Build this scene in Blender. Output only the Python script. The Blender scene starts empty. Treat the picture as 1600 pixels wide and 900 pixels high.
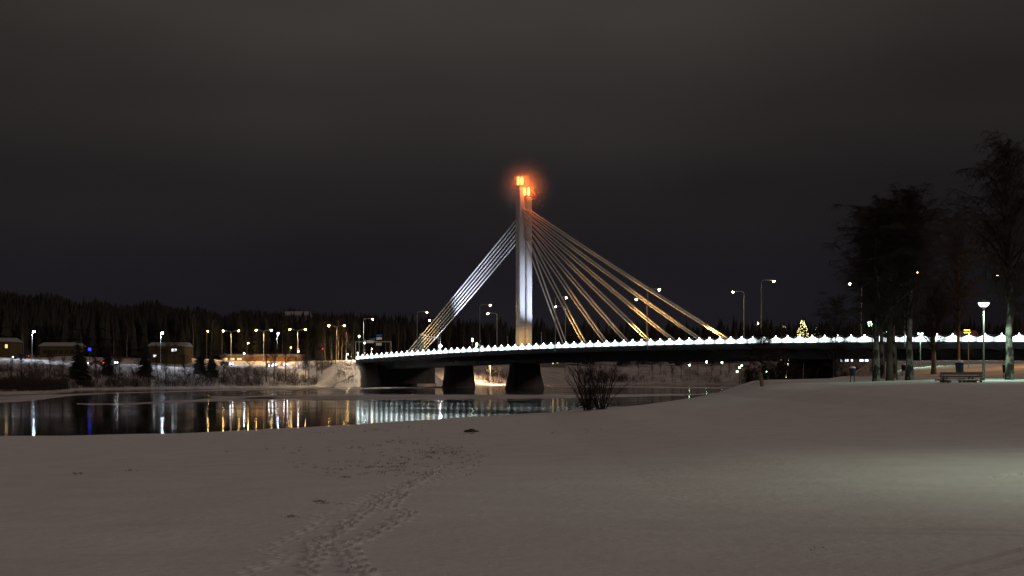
import bpy, math, random
import numpy as np
from mathutils import Vector, Matrix
random.seed(7); rng = np.random.default_rng(7)
SC = bpy.context.scene
col = SC.collection
R = math.radians
F = 2477.0; HY = 585.0; EYE = 4.0          # focal length in photo pixels, horizon row, eye above the river

# ---------------------------------------------------------------- camera
cam = bpy.data.cameras.new('camera'); co = bpy.data.objects.new('camera', cam); col.objects.link(co)
cam.sensor_width = 36; cam.lens = 36*F/1600; cam.clip_start = .5; cam.clip_end = 12000
co.location = (0, 0, EYE); co.rotation_euler = (R(90), 0, 0)
cam.shift_y = (HY-450)/1600
SC.camera = co

# ---------------------------------------------------------------- sky (overcast, lit by the town behind the camera)
w = bpy.data.worlds.new('World'); SC.world = w; w.use_nodes = True
nt = w.node_tree; nt.nodes.clear()
def N(t, **k):
    n = nt.nodes.new(t)
    for a, b in k.items(): setattr(n, a, b)
    return n
out = N('ShaderNodeOutputWorld'); bg = N('ShaderNodeBackground'); tc = N('ShaderNodeTexCoord'); sep = N('ShaderNodeSeparateXYZ')
ramp = N('ShaderNodeValToRGB'); L = nt.links.new
L(tc.outputs['Generated'], sep.inputs[0])
L(sep.outputs['Z'], ramp.inputs['Fac'])
cr = ramp.color_ramp; cr.interpolation = 'EASE'
stops = [(0.0, (.0110, .0102, .0130)), (.055, (.0120, .0108, .0138)), (.11, (.0172, .0148, .0158)), (.165, (.0265, .0232, .0222)),
         (.235, (.0400, .0362, .0325)), (.55, (.110, .090, .079)), (1.0, (.165, .131, .113))]
while len(cr.elements) < len(stops): cr.elements.new(.5)
for e, (p, c) in zip(cr.elements, stops): e.position = p; e.color = (*c, 1)
mp = N('ShaderNodeMapping'); mp.inputs['Scale'].default_value = (1.3, 1.3, 3.6)
noi = N('ShaderNodeTexNoise'); noi.inputs['Scale'].default_value = 2.1; noi.inputs['Detail'].default_value = 3
mr = N('ShaderNodeMapRange'); mr.inputs['From Min'].default_value = .3; mr.inputs['From Max'].default_value = .72
mr.inputs['To Min'].default_value = .74; mr.inputs['To Max'].default_value = 1.2
mx = N('ShaderNodeMath', operation='MULTIPLY')
ab = N('ShaderNodeMath', operation='ABSOLUTE'); of = N('ShaderNodeMath', operation='ADD'); of.inputs[1].default_value = .03
dm = N('ShaderNodeMapRange'); dm.interpolation_type = 'SMOOTHSTEP'; dm.inputs['From Min'].default_value = .0; dm.inputs['From Max'].default_value = .42
dm.inputs['To Min'].default_value = 1.10; dm.inputs['To Max'].default_value = .66
L(tc.outputs['Generated'], mp.inputs[0]); L(mp.outputs[0], noi.inputs['Vector']); L(noi.outputs['Fac'], mr.inputs['Value'])
L(sep.outputs['X'], of.inputs[0]); L(of.outputs[0], ab.inputs[0]); L(ab.outputs[0], dm.inputs['Value']); L(mr.outputs[0], mx.inputs[0]); L(dm.outputs[0], mx.inputs[1])
L(ramp.outputs[0], bg.inputs['Color']); L(mx.outputs[0], bg.inputs['Strength']); L(bg.outputs[0], out.inputs[0])

# the town's low glow from behind the photographer, very soft
sl = bpy.data.lights.new('town_glow', 'SUN'); sl.energy = .27; sl.angle = R(9); sl.color = (1.0, .75, .66)
so = bpy.data.objects.new('town_glow', sl); col.objects.link(so)
so.rotation_euler = Vector((-.78, .50, -.30)).to_track_quat('-Z', 'Y').to_euler()
SC.view_settings.view_transform = 'Standard'; SC.view_settings.look = 'None'
SC.view_settings.exposure = 0; SC.view_settings.gamma = 1; SC.view_settings.use_curve_mapping = False
cy = SC.cycles; cy.use_denoising = True
try: cy.denoiser = 'OPENIMAGEDENOISE'
except Exception: pass
cy.max_bounces = 5; cy.diffuse_bounces = 2; cy.glossy_bounces = 3; cy.transmission_bounces = 2
cy.sample_clamp_indirect = 3; cy.caustics_reflective = False; cy.use_light_tree = True; cy.use_adaptive_sampling = False; cy.denoising_input_passes = 'RGB_ALBEDO'

# ---------------------------------------------------------------- materials
def mat(name, c, rough=.8, metal=0, var=.12, scale=3, bump=0, bscale=20, spec=.3, stretch=None):
    m = bpy.data.materials.new(name); m.use_nodes = True; t = m.node_tree; b = t.nodes['Principled BSDF']
    b.inputs['Roughness'].default_value = rough; b.inputs['Metallic'].default_value = metal
    b.inputs['Specular IOR Level'].default_value = spec
    tcn = t.nodes.new('ShaderNodeTexCoord'); src = tcn.outputs['Object']
    if stretch:
        mpn = t.nodes.new('ShaderNodeMapping'); mpn.inputs['Scale'].default_value = stretch
        t.links.new(src, mpn.inputs[0]); src = mpn.outputs[0]
    n = t.nodes.new('ShaderNodeTexNoise'); n.inputs['Scale'].default_value = scale; n.inputs['Detail'].default_value = 6
    t.links.new(src, n.inputs['Vector'])
    r = t.nodes.new('ShaderNodeValToRGB')
    r.color_ramp.elements[0].position = .3; r.color_ramp.elements[1].position = .7
    r.color_ramp.elements[0].color = (*[x*(1-var) for x in c], 1); r.color_ramp.elements[1].color = (*[min(1, x*(1+var)) for x in c], 1)
    t.links.new(n.outputs['Fac'], r.inputs['Fac']); t.links.new(r.outputs[0], b.inputs['Base Color'])
    if bump:
        n2 = t.nodes.new('ShaderNodeTexNoise'); n2.inputs['Scale'].default_value = bscale; n2.inputs['Detail'].default_value = 5
        t.links.new(src, n2.inputs['Vector'])
        bp = t.nodes.new('ShaderNodeBump'); bp.inputs['Strength'].default_value = 1; bp.inputs['Distance'].default_value = bump
        t.links.new(n2.outputs['Fac'], bp.inputs['Height']); t.links.new(bp.outputs[0], b.inputs['Normal'])
    return m
def emi(name, c, s):
    m = bpy.data.materials.new(name); m.use_nodes = True; t = m.node_tree; t.nodes.clear()
    o = t.nodes.new('ShaderNodeOutputMaterial'); e = t.nodes.new('ShaderNodeEmission')
    e.inputs[0].default_value = (*c, 1); e.inputs[1].default_value = s; t.links.new(e.outputs[0], o.inputs[0]); return m
M = dict(
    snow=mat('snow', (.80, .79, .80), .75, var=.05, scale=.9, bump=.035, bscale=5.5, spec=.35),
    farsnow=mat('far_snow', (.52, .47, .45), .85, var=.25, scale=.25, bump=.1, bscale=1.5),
    ice=mat('snowy_ice', (.56, .52, .53), .7, var=.28, scale=.11, stretch=(1, .35, 1)),
    concrete=mat('concrete', (.42, .41, .40), .85, var=.1, scale=.6, bump=.01),
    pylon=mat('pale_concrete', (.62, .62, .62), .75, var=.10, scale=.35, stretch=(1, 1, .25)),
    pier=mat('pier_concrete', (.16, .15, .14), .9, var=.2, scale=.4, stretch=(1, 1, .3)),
    steel=mat('painted_steel', (.10, .12, .15), .55, var=.15, scale=.8),
    under=mat('soffit_steel_with_bounce', (.52, .57, .63), .6, var=.15, scale=.6),  # colour lightened to stand in for light bounced off water and ice
    cable=mat('cable_sheath', (.70, .70, .68), .5, var=.05),
    asphalt=mat('ploughed_asphalt', (.12, .12, .12), .8, var=.3, scale=1.5),
    lampmetal=mat('galvanised_steel', (.38, .39, .38), .5, metal=.3, var=.1),
    darkmetal=mat('dark_metal', (.05, .055, .06), .55, var=.2),
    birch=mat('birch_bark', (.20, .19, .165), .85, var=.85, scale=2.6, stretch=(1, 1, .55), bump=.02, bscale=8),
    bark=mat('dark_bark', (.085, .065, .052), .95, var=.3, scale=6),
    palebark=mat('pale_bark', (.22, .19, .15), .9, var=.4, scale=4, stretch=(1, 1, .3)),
    twig=mat('bare_twigs', (.045, .034, .03), .95, var=.25),
    brush=mat('frosty_brush', (.058, .042, .035), .95, var=.45, scale=.35),
    spruce=mat('spruce_needles', (.030, .036, .026), .95, var=.4, scale=.4),
    forest=mat('dark_conifers', (.034, .034, .029), .95, var=.6, scale=.06),
    straw=mat('dead_grass', (.09, .065, .045), .95, var=.3),
    wood=mat('weathered_wood', (.26, .22, .15), .85, var=.3, scale=8, stretch=(1, 1, .2)),
    greywood=mat('grey_timber', (.20, .19, .17), .85, var=.3, scale=8),
    rock=mat('dark_rock', (.06, .055, .05), .9, var=.4, scale=6, bump=.03),
    yellowwall=mat('ochre_wall', (.13, .095, .035), .85, var=.1),
    greywall=mat('grey_wall', (.22, .20, .18), .85, var=.1),
    redwall=mat('brick_wall', (.30, .14, .09), .85, var=.12),
    roof=mat('snowy_roof', (.34, .33, .33), .85, var=.1),
    glass=mat('dark_glass', (.02, .025, .03), .15, spec=.5),
    carblack=mat('dark_car_paint', (.03, .03, .035), .3, spec=.6),
    carsilver=mat('silver_car_paint', (.42, .43, .45), .35, metal=.4, spec=.6),
    carred=mat('red_car_paint', (.22, .03, .03), .35, spec=.6),
    tyre=mat('tyre_rubber', (.02, .02, .02), .9),
    binblue=mat('dark_blue_plastic', (.022, .030, .055), .5, var=.1),
    signblue=mat('blue_sign', (.03, .10, .38), .4, var=.03),
    signwhite=mat('white_sign', (.75, .75, .72), .4, var=.03),
    boat=mat('green_hull', (.10, .13, .10), .7, var=.2),
    e_rail=emi('railing_panel_glow', (.84, 1.0, .98), 4.2),
    e_peak=emi('railing_lamp_glow', (.86, 1.0, .98), 14),
    e_street=emi('sodium_lamp', (1.0, .66, .30), 240),
    e_road=emi('warm_street_lamp', (1.0, .62, .20), 90),
    e_blue=emi('cold_white_lamp', (.62, .80, 1.0), 150),
    e_flood=emi('floodlight_glow', (.95, .93, 1.0), 260),
    e_park=emi('mercury_lamp', (.66, 1.0, .78), 24),
    e_parkfar=emi('mercury_lamp_far', (.66, 1.0, .62), 26),
    e_orange=emi('beacon_orange', (1.0, .155, .022), 46),
    e_core=emi('beacon_core', (1.0, .15, .032), 15),
    e_win=emi('lit_window', (1.0, .72, .30), 1.5),
    e_winw=emi('bright_window', (.85, .92, 1.0), 2.6),
    e_green=emi('green_signal', (.35, 1.0, .65), 22),
    e_red=emi('red_signal', (1.0, .06, .02), 16),
    e_head=emi('headlight', (.85, .90, 1.0), 55),
    e_amber=emi('amber_light', (1.0, .42, .03), 10),
    e_bluesign=emi('blue_light', (.04, .06, 1.0), 1.5),
    e_fairy=emi('fairy_light', (1.0, .92, .34), 8),
    e_fairydim=emi('fairy_light_dim', (1.0, .72, .35), 1.6),
)
# lamplight put into the panels: each glows brightest under its head, dims towards joints
_t = M['e_rail'].node_tree; _e = _t.nodes['Emission']; _c = _t.nodes.new('ShaderNodeTexCoord'); _l = _t.nodes.new('ShaderNodeVectorMath'); _l.operation = 'LENGTH'
_mp = _t.nodes.new('ShaderNodeMapping'); _mp.inputs['Scale'].default_value = (1, 1, 0)
_r = _t.nodes.new('ShaderNodeMapRange'); _r.interpolation_type = 'SMOOTHSTEP'; _r.inputs['From Min'].default_value = .5; _r.inputs['From Max'].default_value = 1.95; _r.inputs['To Min'].default_value = 4.6; _r.inputs['To Max'].default_value = .95
_t.links.new(_c.outputs['Object'], _mp.inputs[0]); _t.links.new(_mp.outputs[0], _l.inputs[0]); _t.links.new(_l.outputs['Value'], _r.inputs['Value']); _oi = _t.nodes.new('ShaderNodeObjectInfo'); _mr = _t.nodes.new('ShaderNodeMapRange'); _mr.inputs['To Min'].default_value = .6; _mr.inputs['To Max'].default_value = 1.15
_mm = _t.nodes.new('ShaderNodeMath'); _mm.operation = 'MULTIPLY'; _t.links.new(_oi.outputs['Random'], _mr.inputs['Value']); _t.links.new(_r.outputs[0], _mm.inputs[0]); _t.links.new(_mr.outputs[0], _mm.inputs[1]); _t.links.new(_mm.outputs[0], _e.inputs[1])
for k_ in ('e_peak', 'e_core', 'e_orange', 'e_win', 'e_winw', 'e_green', 'e_red', 'e_amber', 'e_bluesign', 'e_fairy', 'e_fairydim'): M[k_].cycles.emission_sampling = 'NONE'
# darker knots on the birch trunks, ribbed snow on the near bank
for nm in ('birch_bark',):
    for n_ in bpy.data.materials[nm].node_tree.nodes:
        if n_.type == 'VALTORGB': n_.color_ramp.elements[0].position = .44; n_.color_ramp.elements[1].position = .56; n_.color_ramp.elements[0].color = (.03, .028, .025, 1); n_.color_ramp.elements[1].color = (.25, .24, .21, 1)
# water: very smooth with a slight long swell
wm = bpy.data.materials.new('river_water'); wm.use_nodes = True; t = wm.node_tree; b = t.nodes['Principled BSDF']
b.inputs['Base Color'].default_value = (.006, .006, .008, 1); b.inputs['IOR'].default_value = 1.33
tcn = t.nodes.new('ShaderNodeTexCoord')
def wnoise(sc, stretch, det=3):
    mpn = t.nodes.new('ShaderNodeMapping'); mpn.inputs['Scale'].default_value = stretch
    n = t.nodes.new('ShaderNodeTexNoise'); n.inputs['Scale'].default_value = sc; n.inputs['Detail'].default_value = det
    t.links.new(tcn.outputs['Object'], mpn.inputs[0]); t.links.new(mpn.outputs[0], n.inputs['Vector']); return n
n1 = wnoise(.05, (.35, 1, 1), 4)
rr = t.nodes.new('ShaderNodeMapRange'); rr.inputs['From Min'].default_value = .38; rr.inputs['From Max'].default_value = .62
rr.inputs['To Min'].default_value = .045; rr.inputs['To Max'].default_value = .085
t.links.new(n1.outputs['Fac'], rr.inputs['Value']); t.links.new(rr.outputs[0], b.inputs['Roughness'])
n2 = wnoise(.16, (.3, 1, 1), 2)
bp = t.nodes.new('ShaderNodeBump'); bp.inputs['Strength'].default_value = 1; bp.inputs['Distance'].default_value = .006
t.links.new(n2.outputs['Fac'], bp.inputs['Height']); t.links.new(bp.outputs[0], b.inputs['Normal'])
M['water'] = wm

# ---------------------------------------------------------------- mesh helpers
class MB:
    def __init__(s): s.v = []; s.f = []; s.m = []
    def add(s, vs, fs, mi=0):
        o = len(s.v); s.v += [tuple(v) for v in vs]; s.f += [tuple(i+o for i in f) for f in fs]; s.m += [mi]*len(fs)
    def box(s, c, d, mi=0, rz=0, bev=0, M4=None):
        x, y, z = d[0]/2, d[1]/2, d[2]/2
        vs = [Vector((sx*x, sy*y, sz*z)) for sz in (-1, 1) for sy in (-1, 1) for sx in (-1, 1)]
        if M4 is None: M4 = Matrix.Translation(c) @ Matrix.Rotation(rz, 4, 'Z')
        s.add([M4 @ v for v in vs], [(0, 2, 3, 1), (4, 5, 7, 6), (0, 1, 5, 4), (2, 6, 7, 3), (0, 4, 6, 2), (1, 3, 7, 5)], mi)
    def tube(s, pts, rad, n=6, mi=0, cap=True):
        pts = [Vector(p) for p in pts]
        if not hasattr(rad, '__len__'): rad = [rad]*len(pts)
        o = len(s.v); k = len(pts)
        for i, p in enumerate(pts):
            d = (pts[min(i+1, k-1)] - pts[max(i-1, 0)])
            if d.length < 1e-9: d = Vector((0, 0, 1))
            d.normalize(); a = d.cross(Vector((0, 1, 0)) if abs(d.y) < .9 else Vector((1, 0, 0))).normalized(); q = d.cross(a)
            for j in range(n):
                an = 2*math.pi*j/n; s.v.append(tuple(p + (a*math.cos(an)+q*math.sin(an))*rad[i]))
        for i in range(k-1):
            for j in range(n):
                s.f.append((o+i*n+j, o+i*n+(j+1) % n, o+(i+1)*n+(j+1) % n, o+(i+1)*n+j)); s.m.append(mi)
        if cap and n > 2:
            s.f.append(tuple(o+j for j in range(n))[::-1]); s.m.append(mi)
            s.f.append(tuple(o+(k-1)*n+j for j in range(n))); s.m.append(mi)
    def lathe(s, prof, c=(0, 0, 0), n=12, mi=0):
        o = len(s.v); c = Vector(c)
        for r, z in prof:
            for j in range(n):
                an = 2*math.pi*j/n; s.v.append((c.x+r*math.cos(an), c.y+r*math.sin(an), c.z+z))
        for i in range(len(prof)-1):
            for j in range(n):
                s.f.append((o+i*n+j, o+i*n+(j+1) % n, o+(i+1)*n+(j+1) % n, o+(i+1)*n+j)); s.m.append(mi)
        s.f.append(tuple(o+j for j in range(n))[::-1]); s.m.append(mi)
        s.f.append(tuple(o+(len(prof)-1)*n+j for j in range(n))); s.m.append(mi)
    def loft(s, rings, mi=0, closed=True, caps=True):
        n = len(rings[0]); o = len(s.v)
        for r in rings: s.v += [tuple(p) for p in r]
        for i in range(len(rings)-1):
            for j in range(n if closed else n-1):
                s.f.append((o+i*n+j, o+i*n+(j+1) % n, o+(i+1)*n+(j+1) % n, o+(i+1)*n+j)); s.m.append(mi)
        if caps:
            s.f.append(tuple(o+j for j in range(n))[::-1]); s.m.append(mi)
            s.f.append(tuple(o+(len(rings)-1)*n+j for j in range(n))); s.m.append(mi)
    def build(s, name, mats, parent=None, smooth=False):
        me = bpy.data.meshes.new(name); me.from_pydata(s.v, [], s.f)
        if not isinstance(mats, (list, tuple)): mats = [mats]
        for m in mats: me.materials.append(m)
        if any(s.m): me.polygons.foreach_set('material_index', s.m)
        if smooth: me.polygons.foreach_set('use_smooth', [True]*len(s.f))
        me.update(); o = bpy.data.objects.new(name, me); col.objects.link(o)
        if parent: o.parent = parent
        return o
def tag(o, label=None, cat=None, group=None, kind=None):
    for k, v in (('label', label), ('category', cat), ('group', group), ('kind', kind)):
        if v: o[k] = v
    return o
def empty(name, loc, label=None, cat=None, group=None, rz=0):
    o = bpy.data.objects.new(name, None); col.objects.link(o); o.location = loc; o.rotation_euler = (0, 0, rz)
    o.empty_display_size = .3
    return tag(o, label, cat, group)
KIDS = {}
def copy_tree(o, loc=None, rz=None, label=None, sc=None, parent=None):
    c = o.copy(); col.objects.link(c)
    if parent: c.parent = parent
    if loc is not None: c.location = loc
    if rz is not None: c.rotation_euler = (0, 0, rz)
    if sc is not None: c.scale = (sc, sc, sc)
    if label: c['label'] = label
    for ch in o.children: copy_tree(ch, parent=c)
    return c
class Family:                      # builds one of a kind, then hands out copies
    def __init__(s, first): s.first = first; s.used = False
    def put(s, loc, rz, label, sc=1):
        if not s.used:
            s.used = True; o = s.first; o.location = loc; o.rotation_euler = (0, 0, rz); o.scale = (sc,)*3; o['label'] = label; return o
        return copy_tree(s.first, loc, rz, label, sc)
def P(px, py, Y): return Vector(((px-800)/F*Y, Y, EYE+(HY-py)/F*Y))
ORD = ['first', 'second', 'third', 'fourth', 'fifth', 'sixth', 'seventh', 'eighth', 'ninth', 'tenth', 'eleventh', 'twelfth', 'thirteenth',
       'fourteenth', 'fifteenth', 'sixteenth', 'seventeenth', 'eighteenth', 'nineteenth', 'twentieth']
TENS = {2: 'twenty', 3: 'thirty', 4: 'forty', 5: 'fifty', 6: 'sixty', 7: 'seventy'}
TENTH = {2: 'twentieth', 3: 'thirtieth', 4: 'fortieth', 5: 'fiftieth', 6: 'sixtieth', 7: 'seventieth'}
def ordn(i):
    n = i+1
    if n <= 20: return ORD[i]
    return TENTH[n//10] if n % 10 == 0 else TENS[n//10]+'-'+ORD[n % 10-1]

# ---------------------------------------------------------------- bridge axes
PY = Vector((3.22, 443.0)); B = Vector((.4717, -.8818)); T = Vector((.8818, .4717))
HW = 13.5
def bp2(s, t): return PY + B*s + T*t
def bpx(s, t): p = bp2(s, t); return 800+F*p.x/p.y
def s_at(px, t):
    lo, hi = -400, 400
    for _ in range(50):
        m_ = (lo+hi)/2
        if bpx(m_, t) < px: lo = m_
        else: hi = m_
    return lo
_tab = []
for px, py in ((557, 562.5), (600, 559.2), (650, 555.5), (750, 549.5), (820, 546.5), (1000, 541.5), (1145, 538.2), (1300, 536.2), (1450, 535.4), (1600, 535)):
    s = s_at(px, -HW); p = bp2(s, -HW); _tab.append((s, EYE+(HY-py)/F*p.y))
_co = np.polyfit([a for a, _ in _tab], [b for _, b in _tab], 2)
def dz(s): return float(np.polyval(_co, s))
S0, S1 = s_at(556, -HW), 262.0

# ---------------------------------------------------------------- terrain
SHORE = np.array([(-900, 40), (-200, 62), (-60, 84), (-36, 92), (-22, 101), (-10, 112), (2, 116), (6, 113), (9, 114), (13, 116), (16, 120), (20, 132), (33.5, 160), (45, 212),
    (62, 292), (78, 362), (92, 440), (98, 540), (100, 600), (87, 622), (53, 640), (12, 590), (-8, 556), (-34, 552), (-44, 528), (-58, 508), (-76, 476), (-104, 432), (-112, 405),
    (-104, 378), (-99, 345), (-103, 318), (-130, 296), (-260, 270), (-900, 240)], float)
def sdist(X, Y):
    X = np.asarray(X, float); Y = np.asarray(Y, float); d = np.full(X.shape, 1e9); ins = np.zeros(X.shape, bool)
    n = len(SHORE)
    for i in range(n):
        x0, y0 = SHORE[i]; x1, y1 = SHORE[(i+1) % n]; ex, ey = x1-x0, y1-y0
        tt = np.clip(((X-x0)*ex+(Y-y0)*ey)/(ex*ex+ey*ey), 0, 1)
        d = np.minimum(d, np.hypot(X-x0-tt*ex, Y-y0-tt*ey))
        c = (y0 > Y) != (y1 > Y)
        if y0 != y1:
            xi = x0+(Y-y0)/(y1-y0)*ex; ins ^= c & (X < xi)
    return np.where(ins, -d, d)
def ss(x, a, b): t_ = np.clip((x-a)/(b-a), 0, 1); return t_*t_*(3-2*t_)
def vnoise(X, Y, sc, seed=0):
    X = X/sc+seed*17.3; Y = Y/sc+seed*9.1; xi = np.floor(X).astype(np.int64); yi = np.floor(Y).astype(np.int64); fx = X-xi; fy = Y-yi
    fx = fx*fx*(3-2*fx); fy = fy*fy*(3-2*fy)
    def h(a, b_):
        n_ = (a*374761393+b_*668265263+seed*982451653) & 0x7fffffff; n_ = ((n_ ^ (n_ >> 13))*1274126177) & 0x7fffffff
        return ((n_ ^ (n_ >> 16)) & 0xffff)/65535.
    return (h(xi, yi)*(1-fx)+h(xi+1, yi)*fx)*(1-fy)+(h(xi, yi+1)*(1-fx)+h(xi+1, yi+1)*fx)*fy
ZC = ([-200, -60, -34, -17, -10, 2.5, 5.5, 8.5, 12.7, 15.3, 17.2, 19.5, 25, 34, 60, 400], [.1, .1, .12, .32, .62, 1.18, 1.62, 1.74, 2.14, 2.55, 3.10, 3.45, 3.64, 3.62, 4.0, 5.5])
def ground(X, Y):
    X = np.asarray(X, float); Y = np.asarray(Y, float); d = sdist(X, Y)
    # near bank
    wv = np.clip(Y/100, 0, 1)**.85
    zn = 2.42*(1-wv)+np.interp(X, *ZC)*wv
    zn = zn + 3.4*np.clip((Y-105)/300, 0, 2)**1.4 + .75*ss(Y, 112, 150)*ss(X, 36, 62)
    zn = zn + (vnoise(X, Y, 9, 1)-.5)*.22*np.clip(Y/40, .2, 1) + (vnoise(X, Y, 3.1, 2)-.5)*.06 + (vnoise(X, Y, 1.1, 3)-.5)*.02
    zn = zn*ss(d, -.3, np.where(Y < 125, 1.2, 7)) - .9*(1-ss(d, -1.5, .4))
    # far bank
    low = ss(-X, 92, 100)*(1-ss(Y, 380, 440))
    zf = 5.9*ss(d, 2, 30+45*low) + 3.0*ss(d, 32, 78) + .45*ss(d, 0, 2) - .9*(1-ss(d, -1.5, .4))
    hill = 26*ss(-X, -60, 260)+7
    zf = zf + hill*ss(d, 110, 480) + (vnoise(X, Y, 14, 4)-.5)*1.3*ss(d, 3, 12) + (vnoise(X, Y, 60, 5)-.5)*5*ss(d, 120, 260)
    f = np.maximum(ss(Y, 400, 520), ss(-X, 60, 75)*ss(Y, 130, 220)); f = np.where((Y < 130), 0, f)
    f = np.where((X < 40) & (Y > 200), 1, f)
    z = zn*(1-f)+zf*f
    # road embankment behind the left end of the bridge
    ax, ay = bp2(-97, 0); bx, by = bp2(-330, -10); ex, ey = bx-ax, by-ay
    tt = np.clip(((X-ax)*ex+(Y-ay)*ey)/(ex*ex+ey*ey), 0, 1); q = np.hypot(X-ax-tt*ex, Y-ay-tt*ey)
    top = 8.75 - 1.2*tt
    emb = top - np.clip(q-14.5, 0, 40)*.62 + (vnoise(X, Y, 3.5, 6)-.5)*.9*ss(q, 15, 19)
    z = np.where(Y > 420, np.maximum(z, np.where(d > -9, emb, -9)), z)
    # under the deck the slope is cut back
    return z
def gz(x, y): return float(ground(np.array([x]), np.array([y]))[0])

def grid_mesh(name, X, Y, Z, m, smooth=True):
    ny, nx = X.shape; me = bpy.data.meshes.new(name)
    v = np.stack([X, Y, Z], -1).reshape(-1, 3); idx = np.arange(nx*ny).reshape(ny, nx)
    q = np.stack([idx[:-1, :-1], idx[:-1, 1:], idx[1:, 1:], idx[1:, :-1]], -1).reshape(-1, 4)
    me.vertices.add(len(v)); me.vertices.foreach_set('co', v.ravel())
    me.loops.add(q.size); me.loops.foreach_set('vertex_index', q.ravel().astype(np.int32))
    me.polygons.add(len(q)); me.polygons.foreach_set('loop_start', (np.arange(len(q))*4).astype(np.int32))
    me.polygons.foreach_set('loop_total', np.full(len(q), 4, np.int32)); me.polygons.foreach_set('use_smooth', np.full(len(q), smooth))
    me.materials.append(m); me.update(); me.validate()
    o = bpy.data.objects.new(name, me); col.objects.link(o); return o

# near bank, with trampled tracks pressed into it
ny, nx = 1300, 1100
yr = 9.5*(132/9.5)**np.linspace(0, 1, ny); ur = np.linspace(-.42, .42, nx)
Yg, Ug = np.meshgrid(yr, ur, indexing='ij'); Xg = Ug*(Yg+6)
Zg = ground(Xg, Yg)
def snow_z(px, py):           # the ground point seen at a photo pixel
    ys = np.linspace(9, 118, 2400); xs = (px-800)/F*ys; zz = ground(xs, ys); ry = EYE+(HY-py)/F*ys
    k = np.argmax(zz >= ry) if (zz >= ry).any() else int(np.argmin(np.where(ys > 60, ry-zz, 99))); return Vector((xs[k], ys[k], zz[k]))
prints = []
def walk(pts, step=.27, spread=.06, rr_=.046, depth=.10, jit=.012):
    g = [snow_z(*p) for p in pts]; prev = g[0]; side = 1; acc = 0
    for a, b_ in zip(g, g[1:]):
        L_ = (b_-a).xy.length; n_ = max(1, int(L_/step)); d_ = (b_-a).xy.normalized(); nrm = Vector((-d_.y, d_.x))
        for i in range(n_):
            p = a.xy+(b_-a).xy*(i/n_)+nrm*side*spread+Vector((random.gauss(0, jit), random.gauss(0, jit))); side = -side
            prints.append((p.x, p.y, d_.x, d_.y, rr_*random.uniform(.85, 1.2), depth*random.uniform(.6, 1.2)))
walk([(480, 905), (492, 875), (500, 858), (490, 846), (530, 830), (572, 800), (588, 782), (632, 765), (660, 747), (700, 727), (760, 712)], spread=.04)
walk([(570, 905), (556, 885), (548, 868), (535, 855), (548, 848), (585, 832), (622, 815), (640, 801), (605, 797), (612, 784), (634, 770)], spread=.06)
walk([(370, 905), (408, 887), (455, 875), (430, 862), (412, 850), (440, 838), (490, 820), (505, 805), (545, 795), (580, 775), (640, 752), (690, 738)], step=.26, spread=.05, rr_=.05, depth=.03)
walk([(560, 893), (600, 892), (650, 900)], step=.3, spread=.06, rr_=.05, depth=.03)
walk([(600, 775), (640, 764), (700, 745), (760, 722)], step=.3, spread=.06, rr_=.06, depth=.04)
for k in range(12):
    g_ = snow_z(random.uniform(560, 780), random.uniform(700, 735)); prints.append((g_.x, g_.y, 1, 0, .09, .05))
for k in range(9):
    g_ = snow_z(1570+random.uniform(-20, 30), 743+random.uniform(-3, 3)); prints.append((g_.x, g_.y, 1, 0, .05, .03))
ly = np.log(yr/5)/math.log(132/5)
for (x, y, dx, dy, r_, dp) in prints:
    i0 = int(np.searchsorted(yr, y-.5)); i1 = int(np.searchsorted(yr, y+.5))+1
    u = x/(y+6); j = int((u+.42)/.84*(nx-1)); wj = int(.6/(y+6)/.84*(nx-1))+2
    sl = (slice(max(0, i0), i1), slice(max(0, j-wj), j+wj))
    a = (Xg[sl]-x)*dx+(Yg[sl]-y)*dy; c = -(Xg[sl]-x)*dy+(Yg[sl]-y)*dx
    q = np.sqrt((a/1.7)**2+c**2)/r_
    Zg[sl] += -dp*np.exp(-q**4*.8) + dp*.5*np.exp(-((q-1.6)/.3)**2)
# wind-packed dips and a bench of old hard snow
for px, py, ax_, ay_, dp in ((225, 787, 1.0, 1.3, .07), (310, 757, .7, 1.1, .06), (180, 814, .9, .8, .05), (340, 835, 1.4, 1.5, .09), (300, 845, 1.6, 1.0, .05), (160, 850, 1.2, .9, .03),
                             (1090, 682, 3.0, 3.0, .05), (120, 740, .8, .9, .04), (520, 690, 2, 3, .08)):
    g_ = snow_z(px, py); Zg -= dp*np.exp(-((Xg-g_.x)/ax_)**2-((Yg-g_.y)/ay_)**2)
o = grid_mesh('snow_bank', Xg, Yg, Zg, M['snow']); tag(o, kind='structure')
# the ground under and behind the camera and out to the sides
xs = np.concatenate([np.linspace(-900, -130, 24), np.linspace(-120, -8, 40), np.linspace(-6, 6, 13), np.linspace(8, 120, 40), np.linspace(140, 900, 20)])
ys = np.concatenate([np.linspace(-400, -20, 12), np.linspace(-12, 124, 60)])
XX, YY = np.meshgrid(xs, ys); ZZ = ground(XX, np.maximum(YY, 0)); 
inside = (np.abs(XX/(np.maximum(YY, 0)+6)) < .43) & (YY > 10.5); ZZ = ZZ-np.where(inside, .35, .012)
tag(grid_mesh('snow_field', XX, YY, ZZ, M['snow']), kind='structure')
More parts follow.
